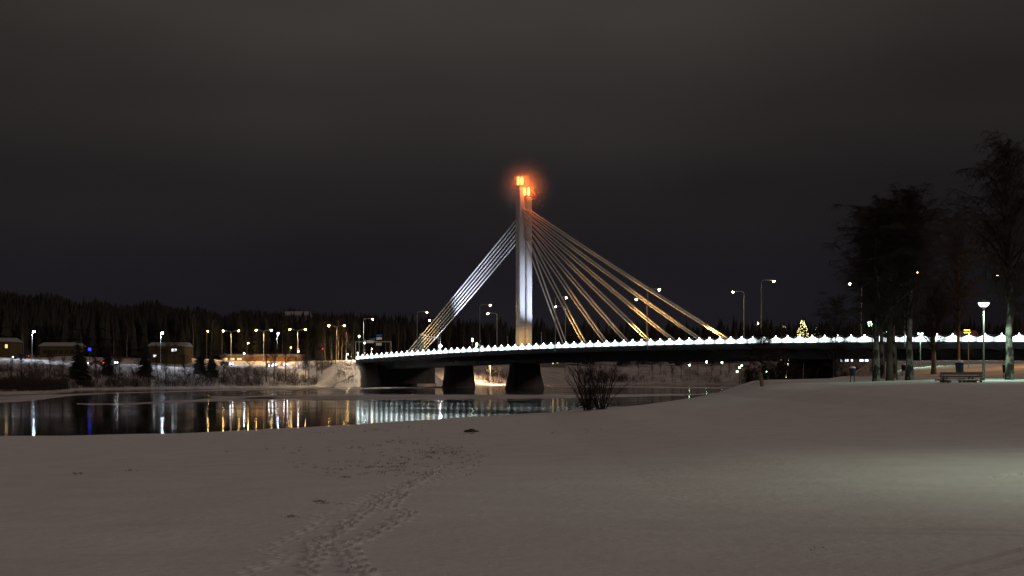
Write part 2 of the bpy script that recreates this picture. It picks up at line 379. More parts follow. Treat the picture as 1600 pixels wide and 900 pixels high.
# far ground
xs = np.concatenate([np.linspace(-4000, -420, 26), np.linspace(-400, 300, 400), np.linspace(320, 4000, 26)])
ys = np.concatenate([np.linspace(124, 640, 330), np.linspace(645, 1300, 90), np.linspace(1350, 6000, 20)])
XX, YY = np.meshgrid(xs, ys); ZZ = ground(XX, YY); ZZ = ZZ - 30*ss(YY, 1500, 6000)
ZZ = ZZ - .03*ss(132-YY, 0, 2)*(np.abs(XX/(YY+6)) < .42)
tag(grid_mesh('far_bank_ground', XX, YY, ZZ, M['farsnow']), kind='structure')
mb = MB(); mb.add([(-3000, 20, 0), (700, 20, 0), (700, 700, 0), (-3000, 700, 0)], [(0, 1, 2, 3)])
tag(mb.build('river_water', M['water']), kind='structure')

# river ice: long snow covered sheets floating on the open water
def ice(pts_top, pts_bot, seed):
    mb = MB(); n = 160; tx = np.array([p[0] for p in pts_top], float); x0, x1 = tx[0], tx[-1]
    up = []; lo = []
    for i in range(n+1):
        px = x0+(x1-x0)*i/n
        yt = np.interp(px, *zip(*pts_top)); yb = np.interp(px, *zip(*pts_bot)); mid = (yt+yb)/2
        j1 = (vnoise(np.array([px]), np.array([seed*3.]), 26, seed)[0]-.5)*1.6; j2 = (vnoise(np.array([px]), np.array([seed*7.]), 15, seed+1)[0]-.5)*1.6
        yt = min(yt+j1, mid-.1); yb = max(yb+j2, mid+.1)
        for yy, lst in ((yt, up), (yb, lo)):
            Y_ = EYE*F/(yy-HY); lst.append(((px-800)/F*Y_, Y_))
    ring = up+lo[::-1]; m_ = len(ring)
    vs = [(x, y, .035) for x, y in up]+[(x, y, .035) for x, y in lo]+[(x, y, -.05) for x, y in up]+[(x, y, -.05) for x, y in lo]
    k = n+1; fs = [(i, k+i, k+i+1, i+1) for i in range(n)]+[(k+i, 3*k+i, 3*k+i+1, k+i+1) for i in range(n)]+[(i+1, 2*k+i+1, 2*k+i, i) for i in range(n)]
    mb.add(vs, fs); return mb
tag(ice([(330, 619.5), (500, 618), (640, 617), (800, 616.5), (950, 617), (1090, 615), (1180, 611.5)], [(330, 621.5), (450, 624), (640, 624.8), (800, 623.5), (960, 620.6), (1090, 616.6), (1180, 612.6)], 3).build('river_ice', M['ice']), kind='structure')
tag(ice([(120, 631), (200, 630), (330, 623.4), (430, 621)], [(120, 632), (200, 632.6), (330, 627), (430, 624.6)], 5).build('river_ice', M['ice']), kind='structure')
tag(ice([(-60, 621), (60, 617.5), (180, 613), (400, 608), (560, 606), (640, 604.6), (735, 604.2)], [(-60, 633), (40, 627), (120, 618), (200, 613.9), (420, 609.6), (600, 607.3), (735, 605.6)], 8).build('river_ice', M['ice']), kind='structure')
tag(ice([(855, 603), (1000, 603.5), (1160, 606)], [(855, 604.5), (1000, 606), (1160, 607.4)], 11).build('river_ice', M['ice']), kind='structure')

# ---------------------------------------------------------------- the bridge
bridge = empty('cable_stayed_bridge', (PY.x, PY.y, 0), 'lit cable-stayed bridge with a twin-shafted pylon and glowing railing across the river', 'bridge')
BO = Vector((PY.x, PY.y, 0))
def W3(s, t, z): p = bp2(s, t); return Vector((p.x, p.y, z))-BO
svals = [S0+(S1-S0)*i/110 for i in range(111)]
mb = MB()      # deck slab with thin edges
mb.loft([[W3(s, -HW, dz(s)-.75), W3(s, -HW, dz(s)), W3(s, 0, dz(s)+.12), W3(s, HW, dz(s)), W3(s, HW, dz(s)-.75), W3(s, 5.4, dz(s)-1.5), W3(s, -5.4, dz(s)-1.5)] for s in svals])
mb.build('deck', M['steel'], bridge)
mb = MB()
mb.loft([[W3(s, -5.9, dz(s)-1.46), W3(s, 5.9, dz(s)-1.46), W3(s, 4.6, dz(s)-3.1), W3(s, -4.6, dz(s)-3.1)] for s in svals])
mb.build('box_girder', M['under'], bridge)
mb = MB()
for sgn in (-1, 1):
    mb.loft([[W3(s, sgn*(HW+.02), dz(s)-1.05), W3(s, sgn*(HW+.02), dz(s)+.16), W3(s, sgn*(HW-.3), dz(s)+.16), W3(s, sgn*(HW-.3), dz(s)-1.05)] for s in svals])
mb.build('edge_beam', M['steel'], bridge)
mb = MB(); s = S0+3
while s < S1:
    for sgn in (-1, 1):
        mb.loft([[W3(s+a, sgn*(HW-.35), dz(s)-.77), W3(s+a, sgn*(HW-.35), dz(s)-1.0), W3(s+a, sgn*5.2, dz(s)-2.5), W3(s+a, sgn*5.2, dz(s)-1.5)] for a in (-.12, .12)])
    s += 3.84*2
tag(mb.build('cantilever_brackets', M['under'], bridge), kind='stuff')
mb = MB()
for sgn in (-1, 1):
    mb.loft([[W3(s, sgn*(HW-3.4), dz(s)+.02), W3(s, sgn*(HW-3.4), dz(s)+.24), W3(s, sgn*(HW-3.15), dz(s)+.24), W3(s, sgn*(HW-3.15), dz(s)+.02)] for s in svals])
mb.loft([[W3(s, -1.6, dz(s)+.1), W3(s, -1.6, dz(s)+.3), W3(s, 1.6, dz(s)+.3), W3(s, 1.6, dz(s)+.1)] for s in svals])
mb.build('kerb', M['concrete'], bridge)
for sgn in (-1, 1):
    mb = MB()
    mb.tube([W3(s, sgn*(HW-.15), dz(s)+1.32) for s in svals], .05, 6)
    mb.tube([W3(s, sgn*(HW-.15), dz(s)+.75) for s in svals], .03, 5)
    s = S0
    while s < S1: mb.box((0, 0, 0), (.07, .07, 1.2), M4=Matrix.Translation(W3(s, sgn*(HW-.15), dz(s)+.74))); s += 1.92 if sgn < 0 else 3.84
    mb.build('railing', M['darkmetal'], bridge)
# one railing lamp per bay: a panel glowing in place of lamplight on it, with a small lantern head on its post
SP = 3.84
lampmb = MB(); n = 12
ring_t, ring_b = [], []
for i in range(n+1):
    a = -1+2*i/n; h = .92+.36*math.exp(-(abs(a)/.55)**2.0)
    ring_t.append((a*SP*.496, h)); ring_b.append((a*SP*.496, .20))
vs = []
for tt in (0, -.05):
    for (a, h) in ring_t: vs.append((B.x*a+T.x*tt, B.y*a+T.y*tt, h))
    for (a, h) in ring_b: vs.append((B.x*a+T.x*tt, B.y*a+T.y*tt, h))
k = n+1; fs = []
for i in range(n):
    fs += [(2*k+i, 2*k+i+1, 3*k+i+1, 3*k+i), (i+1, i, k+i, k+i+1), (i, i+1, 2*k+i+1, 2*k+i), (k+i+1, k+i, 3*k+i, 3*k+i+1)]
lampmb.add(vs, fs)
proto = lampmb.build('railing_glow_panel', M['e_rail'])
hd = MB(); hd.lathe([(.05, 0), (.12, .06), (.12, .24), (.04, .38)], (0, 0, 1.22), 6); hd_o = hd.build('lamp_head', M['e_peak']); hd_o.parent = proto
s = S0+SP/2; first = True; cnt = 0
while s < 208 and cnt < 82:
    loc = W3(s, -(HW+.06), dz(s)+.0)
    if first: r_ = proto; first = False
    else:
        r_ = proto.copy(); col.objects.link(r_); c_ = hd_o.copy(); col.objects.link(c_); c_.parent = r_
    r_.parent = bridge; r_.location = loc; s += SP; cnt += 1
# a few bays of the far railing show their lamps above the deck
s = s_at(840, HW)
# pylon: two shafts side by side, each ending in a beacon
def shaft(t0, t1, z0, z1, hd_=1.2, ch=.25, fw=0):
    r_ = []
    pts = [(-hd_, t0+ch), (-hd_, t1-ch), (-hd_+ch, t1), (hd_-ch, t1), (hd_, t1-ch), (hd_, t0+ch), (hd_-ch, t0), (-hd_+ch, t0)]
    mb = MB(); mb.loft([[W3(a+fw, b_, z) for a, b_ in pts] for z in (z0, z1)]); return mb
py_o = empty('pylon', (0, 0, 0)); py_o.parent = bridge
bz = dz(0)-3
shaft(-1.95, -.10, bz, 52.4).build('shaft', M['pylon'], py_o)
shaft(.10, 2.0, bz, 53.6, fw=.3).build('shaft', M['pylon'], py_o)
mb = MB(); mb.loft([[W3(a, b_, z) for a, b_ in ((-.9, -.25), (-.9, .25), (.9, .25), (.9, -.25))] for z in (bz, 41.8)]); mb.build('joint_wall', M['concrete'], py_o)
mb = MB(); mb.loft([[W3(a, b_, z) for a, b_ in ((-1.1, -.25), (-1.1, .25), (1.1, .25), (1.1, -.25))] for z in (41.8, 51.8)])
mb.build('anchor_head', M['pylon'], py_o)
mb = MB()
for z in (13.6, 42.0, 46.5): mb.loft([[W3(a, b_, zz) for a, b_ in ((-1.26, -.6), (-1.26, .6), (1.26, .6), (1.26, -.6))] for zz in (z, z+.5)])
mb.build('tie_beam', M['pylon'], py_o)
mb = MB(); shn = MB()
for (t0, t1, z0, z1) in ((-1.8, -.35, 52.4, 56.5), ):
    mb2 = shaft(t0, t1, z0, z1, 1.0, .2); mb2.build('neck', M['pylon'], py_o)
def lantern(tc_, z, h):
    l_ = empty('beacon', (0, 0, 0)); l_.parent = bridge
    mb = MB()
    for a in (-.85, .85):
        for b_ in (-.85, .85): mb.box((0, 0, 0), (.12, .12, h), M4=Matrix.Translation(W3(a, tc_+b_, z+h/2)))
    mb.lathe([(1.25, 0), (1.25, .18), (.9, .3)], W3(0, tc_, z-.1), 8)
    mb.build('beacon_frame', M['darkmetal'], l_)
    for a in (0,):
        for b_ in (-.58, .58):
            mt = MB(); mt.lathe([(.15, .15), (.31, .4), (.34, h*.5), (.31, h-.35), (.12, h-.1)], W3(a, tc_+b_, z), 10); mt.build('beacon_tube', M['e_core'], l_, True)
    mt = MB(); mt.lathe([(.95, 0), (.98, .12), (.4, .22)], W3(0, tc_, z+h-.05), 8); mt.build('beacon_cap', M['darkmetal'], l_)
    mt = MB()
    for a, b_ in ((-.6, -.6), (.6, .6), (0, 0)): mt.tube([W3(a, tc_+b_, z+h), W3(a, tc_+b_, z+h+2.0)], .04, 4)
    mt.build('lightning_rod', M['darkmetal'], l_)
    ld = bpy.data.lights.new('beacon_light', 'POINT'); ld.energy = 1500; ld.color = (1, .18, .025); ld.shadow_soft_size = .6
    lo = bpy.data.objects.new('beacon_light', ld); col.objects.link(lo); lo.parent = l_; lo.location = W3(1.9, tc_-.2, z+h*.5)
lantern(-1.08, 56.6, 2.7); lantern(1.05, 53.8, 2.7)
# scattering ball added round the beacons to make their orange halo
vm = bpy.data.materials.new('beacon_halo_volume'); vm.use_nodes = True; t = vm.node_tree; t.nodes.clear()
vo = t.nodes.new('ShaderNodeOutputMaterial'); pv = t.nodes.new('ShaderNodeVolumeScatter'); tcv = t.nodes.new('ShaderNodeTexCoord'); ln = t.nodes.new('ShaderNodeVectorMath'); ln.operation = 'LENGTH'
rmp = t.nodes.new('ShaderNodeMapRange'); rmp.inputs['From Min'].default_value = 0; rmp.inputs['From Max'].default_value = 12; rmp.inputs['To Min'].default_value = 1; rmp.inputs['To Max'].default_value = 0
pw = t.nodes.new('ShaderNodeMath'); pw.operation = 'POWER'; pw.inputs[1].default_value = 4.2; ml = t.nodes.new('ShaderNodeMath'); ml.operation = 'MULTIPLY'; ml.inputs[1].default_value = .30
t.links.new(tcv.outputs['Object'], ln.inputs[0]); t.links.new(ln.outputs['Value'], rmp.inputs['Value']); t.links.new(rmp.outputs[0], pw.inputs[0]); t.links.new(pw.outputs[0], ml.inputs[0]); t.links.new(ml.outputs[0], pv.inputs['Density']); t.links.new(pv.outputs[0], vo.inputs['Volume'])
mb = MB(); mb.lathe([(12*math.sin(a), -12*math.cos(a)) for a in [math.pi*(.02+.96*i/10) for i in range(11)]], (0, 0, 0), 16); o = mb.build('beacon_halo', vm); o.location = (PY.x, PY.y, 56.6); tag(o, kind='stuff')
cy.volume_step_rate = 2
# stays
def cable(p, q, r_=.18):
    mb = MB(); d_ = q-p; pts = [p+d_*(i/8)+Vector((0, 0, -4*.35*(i/8)*(1-i/8))) for i in range(9)]; mb.tube(pts, r_, 8); return mb.build('stay_cable', M['cable'], bridge, True)
mbA = MB()
for i, px in enumerate((885, 917, 951, 985, 1022, 1060, 1103, 1147)):
    s = s_at(px, 0); zt = 43.0+i*1.04
    for tt in (-.5, .5):
        cable(W3(s, tt, dz(s)+.6), W3(1.1, tt*1.3, zt)); a = W3(s, tt, dz(s)+.3); d_ = (W3(1.1, tt, zt)-a).normalized(); mbA.tube([a, a+d_*2.0], .17, 8)
for i in range(6):
    s = s_at(629+i*5.2, 0); zt = 49.2-i*1.33
    for tt in (-.09, .09):
        cable(W3(s, tt, dz(s)+.6), W3(-1.1, tt*1.3, zt), .105); a = W3(s, tt, dz(s)+.3); d_ = (W3(-1.1, tt, zt)-a).normalized(); mbA.tube([a, a+d_*2.0], .17, 8)
mbA.build('cable_sockets', M['darkmetal'], bridge)
# spacer clamps across the back stays
mb = MB()
for f_ in (.18,):
    pr = [W3(s_at(629+i*5.2, 0), 0, dz(-70)+.6).lerp(W3(-1.1, 0, 49.2-i*1.33), f_) for i in range(6)]
    for a in pr: mb.box((0, 0, 0), (1.3, .5, .3), M4=Matrix.Translation(a+Vector((0, 0, -.2))))
mb.build('cable_clamps', M['signwhite'], bridge)
# piers, flared at the foot
def pier(px, zb, wt=4.3, wb=5.6, th=1.3):
    s = s_at(px, 0); mb = MB(); rings = []
    for f_, e in ((0, 1), (.12, .92), (.35, .62), (.65, .22), (1, 0)):
        z = zb+(dz(s)-3.1-zb)*f_; w_ = wt+(wb-wt)*e; h_ = th*(1+.25*e)
        rings.append([W3(s+a, b_, z) for a, b_ in ((-h_, -w_+.6), (-h_, w_-.6), (-h_*.5, w_), (h_*.5, w_), (h_, w_-.6), (h_, -w_+.6), (h_*.5, -w_), (-h_*.5, -w_))])
    mb.loft(rings); return mb.build('pier', M['pier'], bridge)
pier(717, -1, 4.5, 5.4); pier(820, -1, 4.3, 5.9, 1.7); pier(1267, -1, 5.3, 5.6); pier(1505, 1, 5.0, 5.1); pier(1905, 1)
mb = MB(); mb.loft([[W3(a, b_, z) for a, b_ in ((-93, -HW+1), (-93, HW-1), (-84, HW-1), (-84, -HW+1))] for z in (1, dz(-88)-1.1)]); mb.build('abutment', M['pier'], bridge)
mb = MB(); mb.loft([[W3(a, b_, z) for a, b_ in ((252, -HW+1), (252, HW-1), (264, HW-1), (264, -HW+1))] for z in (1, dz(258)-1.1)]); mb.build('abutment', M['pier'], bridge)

# pylon floodlights: white from the near side; amber foot spots added for street-lamp light
def spot(parent, loc, target, en, colr, ang, blend=.6, size=.3):
    ld = bpy.data.lights.new('spot', 'SPOT'); ld.energy = en; ld.color = colr; ld.spot_size = R(ang); ld.spot_blend = blend; ld.shadow_soft_size = size
    o = bpy.data.objects.new('spot', ld); col.objects.link(o); o.location = loc
    o.rotation_euler = (Vector(target)-Vector(loc)).to_track_quat('-Z', 'Y').to_euler()
    if parent: o.parent = parent
    return o
def floodmast(px, tt, h, label, lit=None):
    s = s_at(px, tt); base = W3(s, tt, dz(s))+BO
    o = empty('floodlight_mast', base, label, 'floodlight', 'floodlight masts on the deck')
    mb = MB(); mb.tube([(0, 0, 0), (0, 0, h)], [.11, .07], 8); mb.tube([(-.3, 0, h-.4), (.3, 0, h-.4)], .04, 5); mb.build('post', M['lampmetal'], o)
    mb = MB(); mb.box((0, 0, h-.75), (.5, .3, .4)); mb.build('floodlight_head', M['darkmetal'], o)
    if lit:
        mb = MB(); mb.lathe([(.05, -.42), (.34, -.25), (.42, 0), (.34, .25), (.05, .42)], (0, -.25, lit), 12); mb.build('lens', M['e_flood'], o, True)
    return base
b1 = floodmast(688, 0, 7.4, 'dazzling white floodlight on a mast beside the feet of the back stays', 3.3)
b2 = floodmast(793, HW-1, 5.8, 'short unlit floodlight mast on the deck just left of the pylon')
b3 = floodmast(846, HW-1, 6.2, 'short unlit floodlight mast on the deck just right of the pylon')
spot(None, b1+Vector((0, 0, 3.6)), W3(-1, 0, 38)+BO, 170000, (.80, .86, 1.0), 34, .8)
spot(None, W3(-34, -11, dz(-34)+1.2)+BO, W3(-34, 0, 32)+BO, 46000, (.74, .80, 1.0), 75, .7)  # unseen fill spot added to brighten the back stays
spot(None, W3(17, 11.5, dz(17)+1.4)+BO, W3(1.2, 1.0, 26)+BO, 48000, (.66, .75, 1.0), 36, .8)
spot(None, W3(26, -6, dz(26)+1.2)+BO, W3(0, 0, 34)+BO, 9000, (.86, .90, 1.0), 40, .9)
for s_, e in ((9, 2600), (-9, 1400)):
    spot(None, W3(s_, -5, dz(s_)+1.0)+BO, W3(0, 0, 12)+BO, e, (1, .56, .16), 70, .7)
for s_, e in ((30, 9000), (62, 12000), (94, 14000)):
    spot(None, W3(s_-6, -4, dz(s_)+.9)+BO, W3(s_+6, 0, 22)+BO, e*2.8, (1, .53, .13), 110, .8)
spot(None, W3(-66, -5, dz(-60)+.9)+BO, W3(-62, 0, 18)+BO, 5000, (1, .62, .25), 80, .8)

# ---------------------------------------------------------------- lamps on the bridge
def arm_lamp(h=13.0, arm=3.2, m='e_street', r_=.22, name='bridge_lamp', group='single-arm lamps on the bridge'):
    o = empty(name, (0, 0, 0), None, 'street lamp', group)
    mb = MB(); mb.tube([(0, 0, -.9), (0, 0, h*.5), (0, 0, h-.9)], [.14, .11, .075], 8); mb.build('post', M['lampmetal'], o)
    mb = MB(); mb.tube([(0, 0, h-.95), (0, 0, h-.35), (.25, 0, h-.05), (.7, 0, h+.08), (arm-.5, 0, h+.12)], .06, 6); mb.build('arm', M['lampmetal'], o)
    mb = MB(); mb.loft([[(arm-.6, -.1, h+.05), (arm-.6, .1, h+.05), (arm-.6, .08, h+.2), (arm-.6, -.08, h+.2)], [(arm, -.22, h), (arm, .22, h), (arm, .15, h+.28), (arm, -.15, h+.28)],
             [(arm+.35, -.12, h+.02), (arm+.35, .12, h+.02), (arm+.35, .08, h+.15), (arm+.35, -.08, h+.15)]]); mb.build('lamp_head', M['darkmetal'], o)
    mb = MB(); mb.lathe([(.06, -r_*1.15), (r_*.75, -r_*.85), (r_, -r_*.3), (r_*.85, .05), (r_*.3, .12)], (arm, 0, h-.03), 10); mb.build('lens', M[m], o, True)
    return o
brg = Family(arm_lamp())
angT = math.atan2(T.y, T.x)
nearrow = (568, 652, 750, 868, 1012, 1190, 1414); farrow = (686, 778, 885, 1012, 1164, 1348, 1580)
for i, px in enumerate(nearrow):
    s = s_at(px, -HW-.2); p = W3(s, -HW-.25, dz(s))+BO
    brg.put(p, angT, 'street lamp on the near edge of the bridge, arm reaching right, %s from the left' % ORD[i])
for i, px in enumerate(farrow):
    s = s_at(px, HW); p = W3(s, HW-.3, dz(s))+BO
    brg.put(p, angT+math.pi, 'street lamp on the far edge of the bridge, arm reaching left, %s from the left' % ORD[i])

# ---------------------------------------------------------------- lamps of the far bank
def bulb(o, loc, e, c, r_=.1):
    ld = bpy.data.lights.new('bulb', 'SPOT'); ld.energy = e; ld.color = c; ld.shadow_soft_size = r_; ld.spot_size = R(160); ld.spot_blend = .3
    lo = bpy.data.objects.new('bulb', ld); col.objects.link(lo); lo.parent = o; lo.location = loc; return lo
def twin_lamp(h=10.5, arm=2.5):
    o = empty('twin_arm_lamp', (0, 0, 0), None, 'street lamp', 'twin-arm lamps along the far road')
    mb = MB(); mb.tube([(0, 0, 0), (0, 0, h*.5), (0, 0, h-.6)], [.15, .12, .09], 8); mb.build('post', M['lampmetal'], o)
    for sg in (-1, 1):
        mb = MB(); mb.tube([(0, 0, h-.7), (sg*.3, 0, h-.35), (sg*(arm-.3), 0, h+.1)], .06, 6); mb.build('arm', M['lampmetal'], o)
        mb = MB(); mb.box((sg*arm, 0, h+.18), (.9, .35, .18)); mb.build('lamp_head', M['darkmetal'], o)
        mb = MB(); mb.lathe([(.06, -.34), (.2, -.24), (.26, -.05), (.2, .07)], (sg*arm, 0, h), 10); mb.build('lens', M['e_road'], o, True)
        bulb(o, (sg*arm, 0, h-.5), 5200, (1, .60, .22))
    return o
tw = Family(twin_lamp())
TW = ((361, 517, 560, 'leftmost twin-arm lamp over the far road, above the parked silver car'), (412, 516, 575, 'twin-arm lamp over the far road, above the dazzling oncoming cars'),
      (465, 515, 560, 'twin-arm lamp over the far road, above the red and white traffic signal'), (526, 509, 560, 'twin-arm lamp nearest the bridge, among yellow-lit tree trunks'))
for px, py, Y, lb in TW:
    p = P(px, py, Y); g = gz(p.x, p.y); o = tw.put((p.x, p.y, g), 0, lb); o.scale = (1.1, 1, (p.z-g)/10.4)
def post_lamp(h, m, r_, name, group, cat='street lamp', arm=.5):
    o = empty(name, (0, 0, 0), None, cat, group)
    mb = MB(); mb.tube([(0, 0, 0), (0, 0, h*.96)], [.12, .06], 8); mb.tube([(0, 0, h*.95), (arm*.5, 0, h), (arm, 0, h)], .05, 6); mb.build('post', M['lampmetal'], o)
    mb = MB(); mb.lathe([(.05, r_*.9), (r_*.9, r_*.5), (r_*1.05, .3*r_)], (arm, 0, h), 10); mb.build('lamp_head', M['darkmetal'], o)
    mb = MB(); mb.lathe([(.05, -r_), (r_*.7, -r_*.7), (r_, -.1*r_), (r_*.9, r_*.3), (.1, r_*.4)], (arm, 0, h), 10); mb.build('lens', M[m], o, True)
    return o
bl = Family(post_lamp(9, 'e_blue', .36, 'street_lamp', 'cold white lamps along the far bank')); bulb(bl.first, (.5, 0, 8.4), 5500, (.68, .82, 1.0))
for px, py, Y, lb in ((50, 518, 470, 'cold blue-white street lamp behind the trees at the far left of the far bank'), (251, 520, 480, 'cold blue-white street lamp in front of the ochre building with a lit pane'),
                      (433, 521, 545, 'small cold white street lamp between two twin-arm lamps'), (380, 552, 530, 'low cold white lamp beside the orange-lit wall')):
    p = P(px, py, Y); g = gz(p.x, p.y); o = bl.put((p.x, p.y, g), 0, lb); zz = (p.z-g)/9; q = 1 if py < 520.5 else .62; o.scale = (q, q, zz)
wl = Family(post_lamp(9, 'e_road', .30, 'road_lamp', 'warm lamps behind the far trees'))
for px, py, Y, lb in ((323, 517, 600, 'distant warm lamp at the left end of the lit road row'), (347, 517, 590, 'warm lamp touching the left head of the leftmost twin-arm lamp'),
                      (8, 541, 560, 'dim warm lamp by the left edge of the far bank'), (386, 536, 600, 'low orange lamp above the far road beside the misty wall'),
                      (453, 543, 600, 'low orange lamp left of the red and white signal'), (1183, 505, 700, 'far warm lamp right of the lit railing trees')):
    p = P(px, py, Y); g = gz(p.x, p.y); o = wl.put((p.x, p.y, g), 0, lb); o.scale = (.8 if px > 330 else .9,)*2+((p.z-g)/9,)
sm = Family(post_lamp(5, 'e_parkfar', .27, 'path_lamp', 'small lamps on the banks behind the bridge', arm=.02))
SM = ((561, 525, 540, 'greenish lamp above the left end of the bridge railing'), (1077, 570, 600, 'faint lamp on the far snow slope under the deck'), (1104, 565, 560, 'white lamp lighting a patch of the snow slope under the deck'),
      (1128, 566, 590, 'faint lamp right of the white slope lamp under the deck'), (1159, 571, 480, 'lamp at the top of a cluster over the river edge'), (1155, 574, 470, 'lamp in the middle of a cluster over the river edge'),
      (1152, 580, 450, 'lowest lamp of a cluster over the river edge'), (1198, 580, 420, 'white lamp just right of the leaning wooden stump'), (1233, 580, 420, 'faint lamp between the stump and the dark bridge pier'),
      (738, 530, 545, 'upper greenish lamp beyond the railing left of the pylon'), (745, 537, 545, 'lower greenish lamp beyond the railing left of the pylon'), (559, 551, 530, 'green-white lamp where the railing begins'))
for px, py, Y, lb in SM:
    p = P(px, py, Y); g = gz(p.x, p.y); o = sm.put((p.x, p.y, g), 0, lb); o.scale = (1, 1, max(.3, (p.z-g)/5))

p = P(541, 553, 530); g = gz(p.x, p.y); o = wl.put((p.x, p.y, g), 0, 'low bright yellow lamp among the trees just left of the bridge end'); o.scale = (1, 1, (p.z-g)/9); bulb(o, (.5, -1, 8.2), 7000, (1, .80, .50))
p = P(580, 545, 522); g = gz(p.x, p.y); o = wl.put((p.x, p.y, g), 0, 'added warm lamp behind the end of the railing, lighting the embankment slope'); o.scale = (.5, .5, (p.z-g)/9); bulb(o, (-1, -5, 8.2), 16000, (1, .78, .52))  # lamp added to brighten the camera-facing embankment slope
p = P(766, 553, 572); g = gz(p.x, p.y); o = wl.put((p.x, p.y, g), 0, 'added warm lamp hidden behind the deck lighting the bank between two river piers'); o.scale = (1, 1, (p.z-g)/9); bulb(o, (.5, -5, 8.2), 30000, (1, .66, .40))  # unseen lamp added to brighten the bank below the deck
bulb(brg.first, (3.2, 0, 12.4), 20000, (1, .80, .54))
# ---------------------------------------------------------------- traffic signals and the sign gantry
def signal(px, py, Y, m, label):
    p = P(px, py, Y); g = gz(p.x, p.y); o = empty('traffic_signal', (p.x, p.y, g), label, 'traffic light', 'traffic lights by the bridge end')
    h = p.z-g; mb = MB(); mb.tube([(0, .2, 0), (0, .2, h+.4)], .07, 6); mb.build('post', M['darkmetal'], o)
    mb = MB(); mb.box((0, .1, h), (.42, .25, 1.25)); mb.build('signal_head', M['darkmetal'], o)
    for i, mm in enumerate(m):
        if mm:
            mb = MB(); mb.lathe([(.03, -.2), (.2, -.12), (.24, 0), (.2, .12), (.03, .2)], (0, -.12, h+.42-i*.42), 8); mb.build('signal_lens', M[mm], o, True)
signal(466, 547, 535, ('e_red', None, 'e_head'), 'traffic signal with a red lamp above a white one beside the far road')
signal(504, 547, 540, ('e_red', None, None), 'lone red traffic signal between the trees left of the bridge')
signal(570, 534, 522, (None, None, 'e_head'), 'blue-white signal in front of the sign gantry')
p0 = P(554, 534, 548); p1 = P(611, 534, 552); g = gz(p1.x, p1.y)
gan = empty('sign_gantry', (p1.x, p1.y, g), 'road sign gantry with blue and white direction panels behind the bridge end', 'road sign')
mb = MB(); mb.tube([(0, 0, 0), (0, 0, p1.z-g+.2)], .16, 8); mb.tube([(p0.x-p1.x, 0, 0), (p0.x-p1.x, 0, p1.z-g+.2)], .16, 8); mb.build('post', M['lampmetal'], gan)
mb = MB(); mb.box(((p0.x-p1.x)/2, 0, p1.z-g), (p1.x-p0.x+.4, .25, .3)); mb.build('beam', M['lampmetal'], gan)
for px, py, w_, h_, m in ((577, 533.5, 2.6, 1.0, 'signwhite'), (580, 530, 2.0, .7, 'signblue'), (591, 524, 2.2, .8, 'signblue'), (591, 528.5, 2.0, .9, 'signwhite'), (590.5, 537.5, 2.0, .9, 'signwhite')):
    q = P(px, py, 548); mb = MB(); mb.box((q.x-p1.x, -.3, q.z-g), (w_, .08, h_)); mb.build('sign_panel', M[m], gan)

# ---------------------------------------------------------------- cars
def car(paint, name='parked_car', bus=False):
    o = empty(name, (0, 0, 0), None, 'car', 'cars on the far road')
    prof = [(-2.2, .35), (-2.25, .75), (-2.1, .98), (-1.6, 1.02), (-1.0, 1.42), (.45, 1.45), (1.15, 1.0), (1.95, .88), (2.2, .7), (2.2, .35)]
    def ringy(y, k): return [(x*(1 if z < 1.05 else k), y, z) for x, z in prof]
    mb = MB(); mb.loft([ringy(-.86, .93), ringy(-.8, 1), ringy(.8, 1), ringy(.86, .93)]); mb.build('body', paint, o)
    mb = MB()
    for sg in (-1, 1): mb.loft([[(x, y, z) for x, z in ((-1.35, 1.04), (-.92, 1.36), (.38, 1.38), (.9, 1.04))] for y in (sg*.86, sg*.885)])
    mb.build('side_window', M['glass'], o)
    for x in (-1.4, 1.4):
        for y in (-.8, .8):
            mb = MB(); mb.tube([(x, y-.1, .32), (x, y+.1, .32)], .32, 12); mb.build('wheel', M['tyre'], o)
    for y in (-.6, .6):
        mb = MB(); mb.box((2.22, y, .68), (.08, .34, .2)); mb.build('headlight', M['e_head'], o)
        mb = MB(); mb.box((-2.25, y, .82), (.06, .34, .16)); mb.build('tail_light', M['e_red'], o)
    return o
fb = Family(car(M['carblack'])); fs_ = Family(car(M['carsilver'])); fr = Family(car(M['carred']))
CARS = ((fb, 32, 470, 200, 'dark car with glowing red tail lights at the left end of the far road'), (fr, 150, 480, 185, 'red car with lit tail lights on the snowy road beside the blue light'),
        (fs_, 172, 482, -20, 'silver car with its headlights on, right behind the red car'), (fs_, 354, 520, -35, 'silver car with headlights on at the start of the orange wall'),
        (fb, 421, 535, -70, 'dark car with bluish headlights, leftmost of the oncoming cars'), (fs_, 428, 548, -78, 'silver car with the brightest headlights, middle of the oncoming cars'),
        (fr, 444, 552, -68, 'dark red car behind the other two oncoming cars'))
for fam, px, Y, a, lb in CARS:
    X_ = (px-800)/F*Y; fam.put((X_, Y, gz(X_, Y)+.03), R(a), lb)
